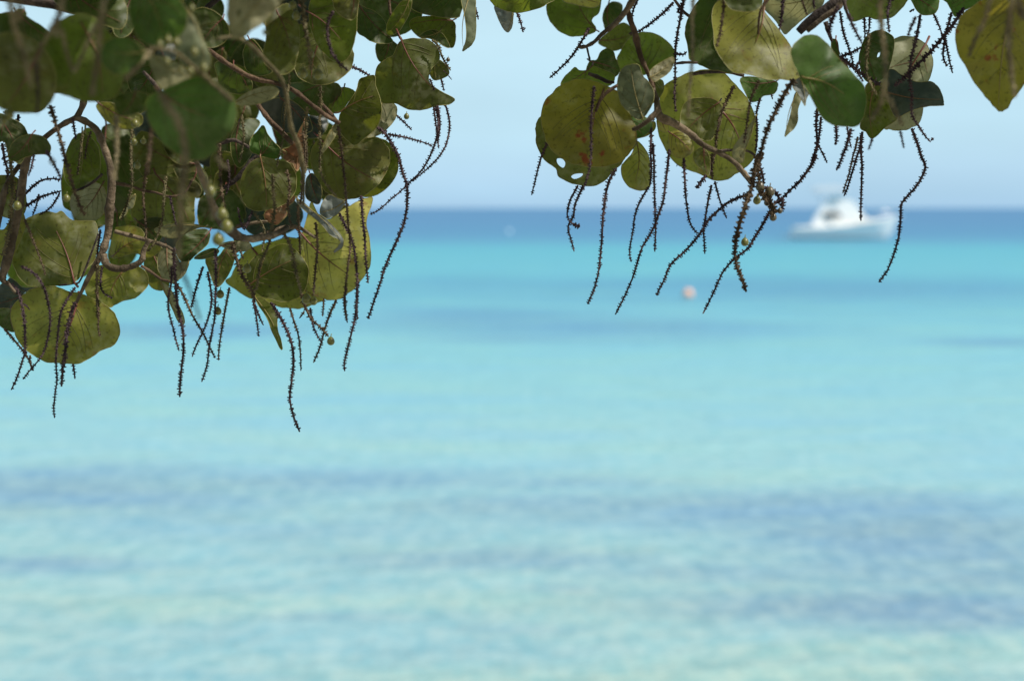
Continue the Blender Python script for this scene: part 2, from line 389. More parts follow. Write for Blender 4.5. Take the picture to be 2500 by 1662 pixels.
def cruiser(px, pw, s=1.0, heading=0.0):
    Y = EYE / PX / (pw - 508); X = (px - 1250) * PX * Y
    org = Vector((X, Y, 0))
    t = thing('motor_yacht', 'white sport fishing yacht with raised cabin and long pointed bow, anchored offshore', 'boat', org)
    Rz = Matrix.Rotation(heading, 3, 'Z')
    def T(p): return org + Rz @ (Vector(p) * s)
    # hull: sections from transom to bow (x, half beam at sheer, sheer height, half beam at water, keel depth)
    SEC = [(-5.4, 1.75, 1.15, 1.55, -.45), (-4.2, 1.85, 1.12, 1.65, -.5), (-2.0, 1.95, 1.22, 1.7, -.55), (0.2, 1.92, 1.42, 1.55, -.55),
           (2.0, 1.70, 1.70, 1.15, -.5), (3.4, 1.30, 1.98, .62, -.4), (4.5, .80, 2.2, .14, -.1), (5.2, .36, 2.32, .03, .9), (5.6, .06, 2.4, .01, 1.9)]
    h = MB(); n = 7; vs = []
    for (x, bs, zs, bw, kd) in SEC:
        zc = max(.22, kd + .25)
        row = [(x, -bs, zs), (x, -bs * .97, zs - .35 if zs - .35 > zc else zs - .1), (x, -bw, zc), (x, 0, kd), (x, bw, zc), (x, bs * .97, zs - .35 if zs - .35 > zc else zs - .1), (x, bs, zs)]
        vs += [T(p) for p in row]
    fs = [(i * n + k, (i + 1) * n + k, (i + 1) * n + k + 1, i * n + k + 1) for i in range(len(SEC) - 1) for k in range(n - 1)]
    fs.append(tuple(range(n)))
    h.add(vs, fs); h.build('hull', M_hull, t, smooth=False)
    b = MB(); vs = []                         # rub rail and bulwark cap
    for sgn in (-1, 1):
        b.tube([T((x, sgn * (bs + .02), zs)) for (x, bs, zs, bw, kd) in SEC], .07, 6)
    b.build('gunwale', M_hull, t)
    d = MB(); vs = []
    for (x, bs, zs, bw, kd) in SEC: vs += [T((x, -bs, zs - .12)), T((x, bs, zs - .12))]
    d.add(vs, [(2 * i, 2 * i + 1, 2 * i + 3, 2 * i + 2) for i in range(len(SEC) - 1)]); d.build('deck', M_deck, t, smooth=False)
    p = MB()                                  # pulpit
    p.add([T(q) for q in [(5.3, -.28, 2.3), (6.1, -.16, 2.42), (6.1, .16, 2.42), (5.3, .28, 2.3), (5.3, -.28, 2.16), (6.1, -.16, 2.3), (6.1, .16, 2.3), (5.3, .28, 2.16)]],
          [(0, 1, 2, 3), (7, 6, 5, 4), (0, 4, 5, 1), (1, 5, 6, 2), (2, 6, 7, 3)]); p.build('bow_pulpit', M_hull, t, smooth=False)
    sw = MB()
    vs = [T(q) for q in [(-6.2, -1.5, .32), (-5.4, -1.6, .32), (-5.4, 1.6, .32), (-6.2, 1.5, .32), (-6.2, -1.5, .2), (-5.4, -1.6, .2), (-5.4, 1.6, .2), (-6.2, 1.5, .2)]]
    sw.add(vs, [(0, 1, 2, 3), (7, 6, 5, 4), (0, 4, 5, 1), (1, 5, 6, 2), (2, 6, 7, 3), (3, 7, 4, 0)]); sw.build('swim_platform', M_deck, t, smooth=False)
    def slab(prof, w0, w1, name, m, par=t, taper=0):
        """a house block from a side profile; w0 half width below, w1 above"""
        zlo = min(z for x, z in prof); zhi = max(z for x, z in prof)
        q = MB(); vs = []
        for sgn in (-1, 1):
            for x, z in prof:
                f = (z - zlo) / (zhi - zlo); g = 1 - taper * max(0, x + 1.2); vs.append(T((x, sgn * (w0 + (w1 - w0) * f) * g, z)))
        k = len(prof)
        q.add(vs, [tuple(range(k)), tuple(range(2 * k - 1, k - 1, -1))] + [((i + 1) % k, i, k + i, k + (i + 1) % k) for i in range(k)])
        return q.build(name, m, par, smooth=False)
    slab([(-3.4, 1.1), (-3.2, 2.0), (-2.6, 3.0), (-1.9, 3.9), (-1.3, 4.15), (.6, 4.2), (1.3, 3.7), (1.9, 2.9), (2.4, 2.2), (3.8, 2.05), (3.8, 1.5)], 1.6, .85, 'cabin', M_hull, taper=.17)
    slab([(-5.2, .7), (-5.2, 1.3), (-3.0, 1.45), (-3.0, .9)], 1.6, 1.62, 'cockpit_coaming', M_hull)
    # side windows, set proud of the cabin side
    for sgn in (-1, 1):
        wq = MB()
        def sidey(z): return sgn * (1.6 + (.85 - 1.6) * ((z - 1.1) / 3.1) + .03)
        pr = [(-2.35, 2.3), (-2.1, 2.85), (-.8, 2.9), (-.3, 2.5), (-.4, 2.3)]
        wq.add([T((x, sidey(z), z)) for x, z in pr], [tuple(range(5))]); wq.build('window', M_glass, t, smooth=False)
    ht = slab([(-3.4, 5.1), (-3.3, 5.5), (-1.5, 5.65), (.1, 5.5), (.2, 5.1)], 1.25, 1.15, 'hardtop', M_canvas)
    for sgn in (-1, 1):
        for (x0, z0, x1) in ((-2.2, 3.9, -3.0), (-.2, 4.1, -.1)):
            pp = MB(); pp.tube([T((x0, sgn * .95, z0)), T((x1, sgn * 1.1, 5.22))], .04, 6); pp.build('hardtop_post', M_rail, t)
    sc2 = MB()                                # clear bridge enclosure panels
    for sgn in (-1, 1):
        sc2.add([T(q) for q in [(-1.6, sgn * 1.0, 4.05), (-1.55, sgn * 1.1, 4.6), (-.15, sgn * 1.1, 4.6), (0, sgn * 1.0, 4.15)]], [(0, 1, 2, 3)])
    sc2.build('bridge_screen', M_canvas, t, smooth=False)
    rl = MB()
    for sgn in (-1, 1):
        top = []
        for x, bs, zs in ((2.6, 1.5, 1.85), (3.4, 1.25, 2.0), (4.5, .76, 2.25), (5.4, .2, 2.4)):
            rl.tube([T((x, sgn * bs, zs)), T((x, sgn * bs, zs + .55))], .02, 5); top.append(T((x, sgn * bs, zs + .55)))
        rl.tube(top, .022, 5)
    rl.build('bow_rail', M_rail, t)
    bt = MB(); vs = []
    for (x, bs, zs, bw, kd) in SEC[:7]: vs += [T((x, -(bw + .012), .22)), T((x, -(bw * .93 + .012), .05))]
    bt.add(vs, [(2 * i, 2 * i + 1, 2 * i + 3, 2 * i + 2) for i in range(6)]); bt.build('waterline_stripe', M_boot, t, smooth=False)
cruiser(2056, 583, 1.0, R(-7))

def runabout(px, pw, L, label):
    Y = EYE / PX / (pw - 508); X = (px - 1250) * PX * Y; org = Vector((X, Y, 0))
    t = thing('distant_boat', label, 'boat', org)
    h = MB(); vs = []
    SEC = [(-.5, .17, .16, -.03), (-.1, .19, .17, -.04), (.25, .14, .2, -.03), (.5, .01, .25, .06)]
    for x, b_, z, k in SEC: vs += [org + Vector(q) * L for q in ((x, -b_, z), (x, -b_ * .8, 0), (x, 0, k), (x, b_ * .8, 0), (x, b_, z))]
    h.add(vs, [(i * 5 + k, (i + 1) * 5 + k, (i + 1) * 5 + k + 1, i * 5 + k + 1) for i in range(3) for k in range(4)] + [(0, 1, 2, 3, 4)] + [(i * 5, i * 5 + 4, i * 5 + 9, i * 5 + 5) for i in range(3)])
    h.build('hull', M_hull, t, smooth=False)
    c = MB(); vs = [org + Vector(q) * L for q in ((-.2, -.12, .17), (.18, -.1, .18), (.06, -.09, .36), (-.18, -.1, .37), (-.2, .12, .17), (.18, .1, .18), (.06, .09, .36), (-.18, .1, .37))]
    c.add(vs, [(0, 1, 2, 3), (7, 6, 5, 4), (1, 5, 6, 2), (2, 6, 7, 3), (3, 7, 4, 0)]); c.build('cabin', M_hull, t, smooth=False)
runabout(2158, 521, 6.5, 'tiny far boat on the horizon behind the yacht bow')

def buoy(name, px, pw, r, col, label):
    Y = EYE / PX / (pw - 508); X = (px - 1250) * PX * Y; org = Vector((X, Y, 0))
    t = thing(name, label, 'buoy', org, 'mooring buoys')
    m = mat(name + '_paint', col, .45)
    b = MB(); n = 20; rows = 12; vs = [org + Vector((0, 0, r * 1.55))]
    c = org + Vector((0, 0, r * .55))
    vs = [c + Vector((0, 0, r))]
    for i in range(1, rows):
        a = pi * i / rows
        vs += [c + Vector((r * sin(a) * cos(2 * pi * k / n), r * sin(a) * sin(2 * pi * k / n), r * cos(a))) for k in range(n)]
    vs.append(c - Vector((0, 0, r)))
    fs = [(0, 1 + k, 1 + (k + 1) % n) for k in range(n)]
    fs += [(1 + i * n + k, 1 + (i + 1) * n + k, 1 + (i + 1) * n + (k + 1) % n, 1 + i * n + (k + 1) % n) for i in range(rows - 2) for k in range(n)]
    fs += [(len(vs) - 1, 1 + (rows - 2) * n + (k + 1) % n, 1 + (rows - 2) * n + k) for k in range(n)]
    b.add(vs, fs); b.build('float', m, t)
    e = MB(); k = 14
    e.tube([c + Vector((r * .2 * cos(2 * pi * i / k), 0, r * 1.12 + r * .2 * sin(2 * pi * i / k))) for i in range(k + 1)], r * .05, 6)
    e.build('lifting_eye', M_rail, t)
buoy('mooring_buoy', 1681, 724, .19, (.95, .48, .30), 'pale pink round buoy floating alone in the middle distance')
buoy('mooring_buoy', 1243, 569, .30, (.50, .66, .75), 'faint whitish far buoy in the deep blue band under the horizon')
# ------------------------------------------------------------------ sea grape boughs
def near(d): return d - .16 if d < 2.12 else d
def leaf(par, t, d, kind, pts, stem=None, tip=None, vein='red', tilt=None, cup=None, holes=(), stalk=True, seed=None, sv=True, name='leaf'):
    d = near(d); O = S(t, pts); rnd = random.Random(int(O[0].x * 7 + O[0].y * 13 + len(O)) if seed is None else seed)
    O = catmull(O, True, 4)
    cx = sum(p.x for p in O) / len(O); cy = sum(p.y for p in O) / len(O)
    sz = sum(math.hypot(p.x - cx, p.y - cy) for p in O) / len(O)
    w0 = rnd.uniform(0, 50)
    O = [Vector((cx + (p.x - cx) * g, cy + (p.y - cy) * g)) for i, p in enumerate(O) for g in (1 + .035 * vnoise(w0 + 7 * cos(2 * pi * i / len(O)) , 7 * sin(2 * pi * i / len(O)), 4) + .012 * vnoise(i * .9, w0),)]
    Hs = [catmull(S(t, h), True, 3) for h in holes]
    if tilt is None: tilt = (rnd.uniform(-.45, .45), rnd.uniform(-.45, .45))
    if cup is None: cup = rnd.uniform(-.22, .3)
    if stem: st = S(t, [stem])[0]
    else:
        a = rnd.uniform(-2.4, -.7); st = min(O, key=lambda p: -((p.x - cx) * cos(a) + (p.y - cy) * sin(a)))
    if tip: tp = S(t, [tip])[0]
    else: tp = max(O, key=lambda p: (p - st).length); tp = st + (tp - st) * .93
    ax = (tp - st); axl = max(ax.length, 1); ax = ax / axl; nrm = Vector((-ax.y, ax.x))
    ph = rnd.uniform(0, 6)
    def dep(x, y):
        u = (x - cx) / sz; v = (y - cy) / sz
        q = Vector((x, y)) - st; sd = abs(q.dot(nrm)) / sz; al = q.dot(ax) / sz
        o = tilt[0] * u + tilt[1] * v + cup * (u * u + v * v) * .8 + .16 * sd
        o += .10 * sin(al * 3.1 + ph) * min(1, sd * 1.4) + .30 * vnoise(u * 1.3 + 9, v * 1.3 + 4, ph) + .13 * vnoise(u * 3.2, v * 3.2, ph + 3)
        # soft pleats along the side veins
        o += .018 * sin((al - sd * .55) * 11 + ph)
        return d + o * sz * PX * d
    V2 = list(O); E = [(i, (i + 1) % len(O)) for i in range(len(O))]
    for h in Hs:
        b = len(V2); V2 += h; E += [(b + i, b + (i + 1) % len(h)) for i in range(len(h))]
    x0, x1 = min(p.x for p in O), max(p.x for p in O); y0, y1 = min(p.y for p in O), max(p.y for p in O)
    step = max(sz / 7.5, 2.5); y = y0 + step / 2; r = 0
    while y < y1:
        x = x0 + (step / 2 if r % 2 else step)
        while x < x1:
            q = Vector((x + rnd.uniform(-.15, .15) * step, y + rnd.uniform(-.15, .15) * step))
            if inside(q, O) and not any(inside(q, h) for h in Hs) and min((q - o).length for o in V2[:len(O)]) > step * .3: V2.append(q)
            x += step
        y += step * .87; r += 1
    vs, es, fs, *_ = delaunay_2d_cdt(V2, E, [], 0, 1e-4)
    keep = []
    for f in fs:
        c = (vs[f[0]] + vs[f[1]] + vs[f[2]]) / 3
        if inside(c, O) and not any(inside(c, h) for h in Hs): keep.append(tuple(f))
    m = MB(); m.add([P(v.x, v.y, dep(v.x, v.y)) for v in vs], keep, 0)
    rim = [P(p.x, p.y, dep(p.x, p.y)) for p in O]
    rr = .8 * PX * d
    m.tube(rim + [rim[0]], rr, 4, 1, cap=False)
    lf = m.build(name, [LEAFM[kind], M_margin], par, org=P(cx, cy, dep(cx, cy)))
    # midrib and side veins stand out on the underside
    vm = {'red': M_vein_red, 'pale': M_vein_pale, 'brown': M_vein_brown}[vein]
    vb = MB(); k = 9; mid = []; bend = rnd.choice((-1, 1)) * rnd.uniform(.03, .09) * axl
    for i in range(k + 1):
        f = i / k; q = st + ax * axl * f + nrm * bend * sin(pi * f)
        mid.append(q)
    def on(q, lift): return P(q.x, q.y, dep(q.x, q.y) - lift * PX * d)
    r0 = min(3.4, max(1.5, sz * .026))
    mpts = [on(q, r0 * 1.0) for q in mid]; rad = [(r0 * (1 - .75 * i / k)) * PX * d for i in range(k + 1)]
    if stalk:
        back = st - ax * sz * .16 + Vector((rnd.uniform(-4, 4), -4))
        mpts = [P(back.x, back.y, dep(st.x, st.y) + .012)] + mpts; rad = [r0 * 1.25 * PX * d] + rad
    vb.tube(mpts, rad, 6)
    if sv and sz > 26:
        for i in (1, 2, 4, 6):
            for sgn in (-1, 1):
                q = mid[i] + ax * rnd.uniform(-.05, .05) * sz; dr = (ax * rnd.uniform(.5, .8) + nrm * sgn * (.8 if i > 1 else 1.2)).normalized()
                L = 0; pl = [q]
                while L < sz * 1.3:
                    L += sz * .14; dr = (dr + ax * rnd.uniform(.0, .2) + nrm * rnd.uniform(-.05, .05)).normalized()
                    nq = pl[-1] + dr * sz * .14
                    if not inside(nq + dr * sz * .16, O): break
                    pl.append(nq)
                if len(pl) > 2:
                    vb.tube([on(p, .6) for p in pl], [((1.25 if i < 4 else .95) * (1 - .75 * j / len(pl)) * (.75 if sz < 60 else 1)) * PX * d for j in range(len(pl))], 4, 0 if i < 3 and len(pl) < 7 else 1)
    vb.build('midrib', [vm, M_vein_soft], lf)
    return lf

def branch(par, t, d, r, pts, m=None, name='branch', knots=True, n=8):
    """r in photo pixels: number or list; d number or (start, end)"""
    Q = catmull(S(t, pts), False, 4); L = len(Q)
    d0, d1 = d if isinstance(d, tuple) else (d, d)
    d0, d1 = near(d0), near(d1)
    rr = r if isinstance(r, (list, tuple)) else [r, r * .8]
    rnd = random.Random(int(Q[0].x * 3 + Q[0].y)); out = []; rad = []
    for i, q in enumerate(Q):
        f = i / (L - 1); dd = d0 + (d1 - d0) * f + .02 * vnoise(q.x * .01, q.y * .01, 5)
        g = f * (len(rr) - 1); a = int(min(g, len(rr) - 2)); rp = rr[a] + (rr[a + 1] - rr[a]) * (g - a)
        rp *= 1 + (.22 * vnoise(i * .9, q.x * .02, 2) if knots else 0) + (.22 if knots and i % 7 == 3 else 0)
        out.append(P(q.x, q.y, dd)); rad.append(rp * PX * dd)
    m_ = MB(); m_.tube(out, rad, n)
    return m_.build(name, m or M_bark, par)

def spike(par, t, d, pts, r=1.0, m=None, fruits=(), smooth=False):
    """a hanging flower stalk: a thin spine with little stubs all round where flowers fell"""
    Q = catmull(S(t, pts), False, 5)
    # even steps along the curve
    pl = [Q[0]]; acc = 0; stepv = 3.4
    for a, b in zip(Q, Q[1:]):
        l = (b - a).length
        if l < 1e-6: continue
        p = 0
        while acc + (l - p) >= stepv:
            p += stepv - acc; acc = 0; pl.append(a + (b - a) * (p / l))
        acc += l - p
    if len(pl) < 4: pl = Q
    rnd = random.Random(int(Q[0].x * 5 + Q[0].y * 3)); n = len(pl); d0, d1 = d if isinstance(d, tuple) else (d, d)
    d0, d1 = near(d0), near(d1)
    ph = rnd.uniform(0, 9)
    c3 = []
    for i, q in enumerate(pl):
        f = i / max(1, n - 1); dd = d0 + (d1 - d0) * f + .05 * vnoise(i * .05, ph, 1)
        jx = .9 * vnoise(i * .5, ph, 7); jy = .9 * vnoise(i * .5, ph, 8)
        c3.append(P(q.x + jx, q.y + jy, dd))
    px = PX * (d0 + d1) / 2
    b = MB()
    rad = [px * r * (2.75 - 1.25 * (i / n)) * (1.15 if i % 2 else .88) for i in range(n)]
    b.tube(c3, rad, 5)
    ang = rnd.uniform(0, 6)
    for i in range(1, n - 1):
        if i % 2: continue
        T = (c3[i + 1] - c3[i - 1]).normalized(); u = T.orthogonal().normalized(); w_ = T.cross(u)
        f = i / n; ln = px * r * (6.4 - 1.9 * f); k = rnd.choice((3, 3, 4)); ang += .9
        for j in range(k):
            if rnd.random() < .08: continue
            a = ang + 2 * pi * j / k + rnd.uniform(-.35, .35); dr = (u * cos(a) + w_ * sin(a))
            o = c3[i] + T * px * rnd.uniform(-1.2, 1.2); l = ln * rnd.uniform(.75, 1.2)
            e = o + dr * l + T * l * rnd.uniform(-.35, .25)
            s1 = T * px * r * 2.3; s2 = dr.cross(T) * px * r * 1.8
            mid = o + dr * l * .55
            b.add([o + s1, o - s1 * .6 + s2, o - s1 * .6 - s2, e + s1 * .36, e - s1 * .36 + s2 * .4, e - s1 * .36 - s2 * .4],
                  [(0, 1, 4, 3), (1, 2, 5, 4), (2, 0, 3, 5), (3, 4, 5)])
    if d0 < 2.0 and m is M_spike_olive: m = M_spike_near
    o = b.build('flower_spike', m or M_spike, par, smooth=smooth)
    
    return o

def fruit(par, t, d, x, y, rt, m=None, dx=0, dy=-1):
    d = near(d); k = TILE[t][2]; q = S(t, [(x, y)])[0]; r = rt * k * PX * d
    c = P(q.x, q.y, d); up = (P(q.x + dx * 10, q.y + dy * 10, d) - c).normalized()
    u = up.orthogonal().normalized(); v = up.cross(u)
    b = MB(); rows, n = 9, 12; vs = [c + up * r * 1.28]
    for i in range(1, rows):
        a = pi * i / rows; h = cos(a); rr = sin(a) * (1 - .16 * max(0, h))
        vs += [c + up * r * (h * (1.22 if h > 0 else 1.0)) + (u * cos(2 * pi * j / n) + v * sin(2 * pi * j / n)) * r * rr for j in range(n)]
    vs.append(c - up * r)
    fs = [(0, 1 + j, 1 + (j + 1) % n) for j in range(n)]
    fs += [(1 + i * n + j, 1 + (i + 1) * n + j, 1 + (i + 1) * n + (j + 1) % n, 1 + i * n + (j + 1) % n) for i in range(rows - 2) for j in range(n)]
    fs += [(len(vs) - 1, 1 + (rows - 2) * n + (j + 1) % n, 1 + (rows - 2) * n + j) for j in range(n)]
    b.add(vs, fs)
    b.tube([c + up * r * 1.2, c + up * r * 1.9 + u * r * .2], r * .12, 5)
    return b.build('fruit', m or M_fruit, par)

LB = thing('sea_grape_bough', 'dense dark mass of round leaves, bare twigs and hanging spikes filling the upper left', 'tree branch', P(500, -250, 2.6), 'sea grape boughs hanging over the water')
RB = thing('sea_grape_bough', 'sparser bough with yellowing leaves, one chewed with holes, hanging in front of the yacht', 'tree branch', P(1900, -250, 2.6), 'sea grape boughs hanging over the water')
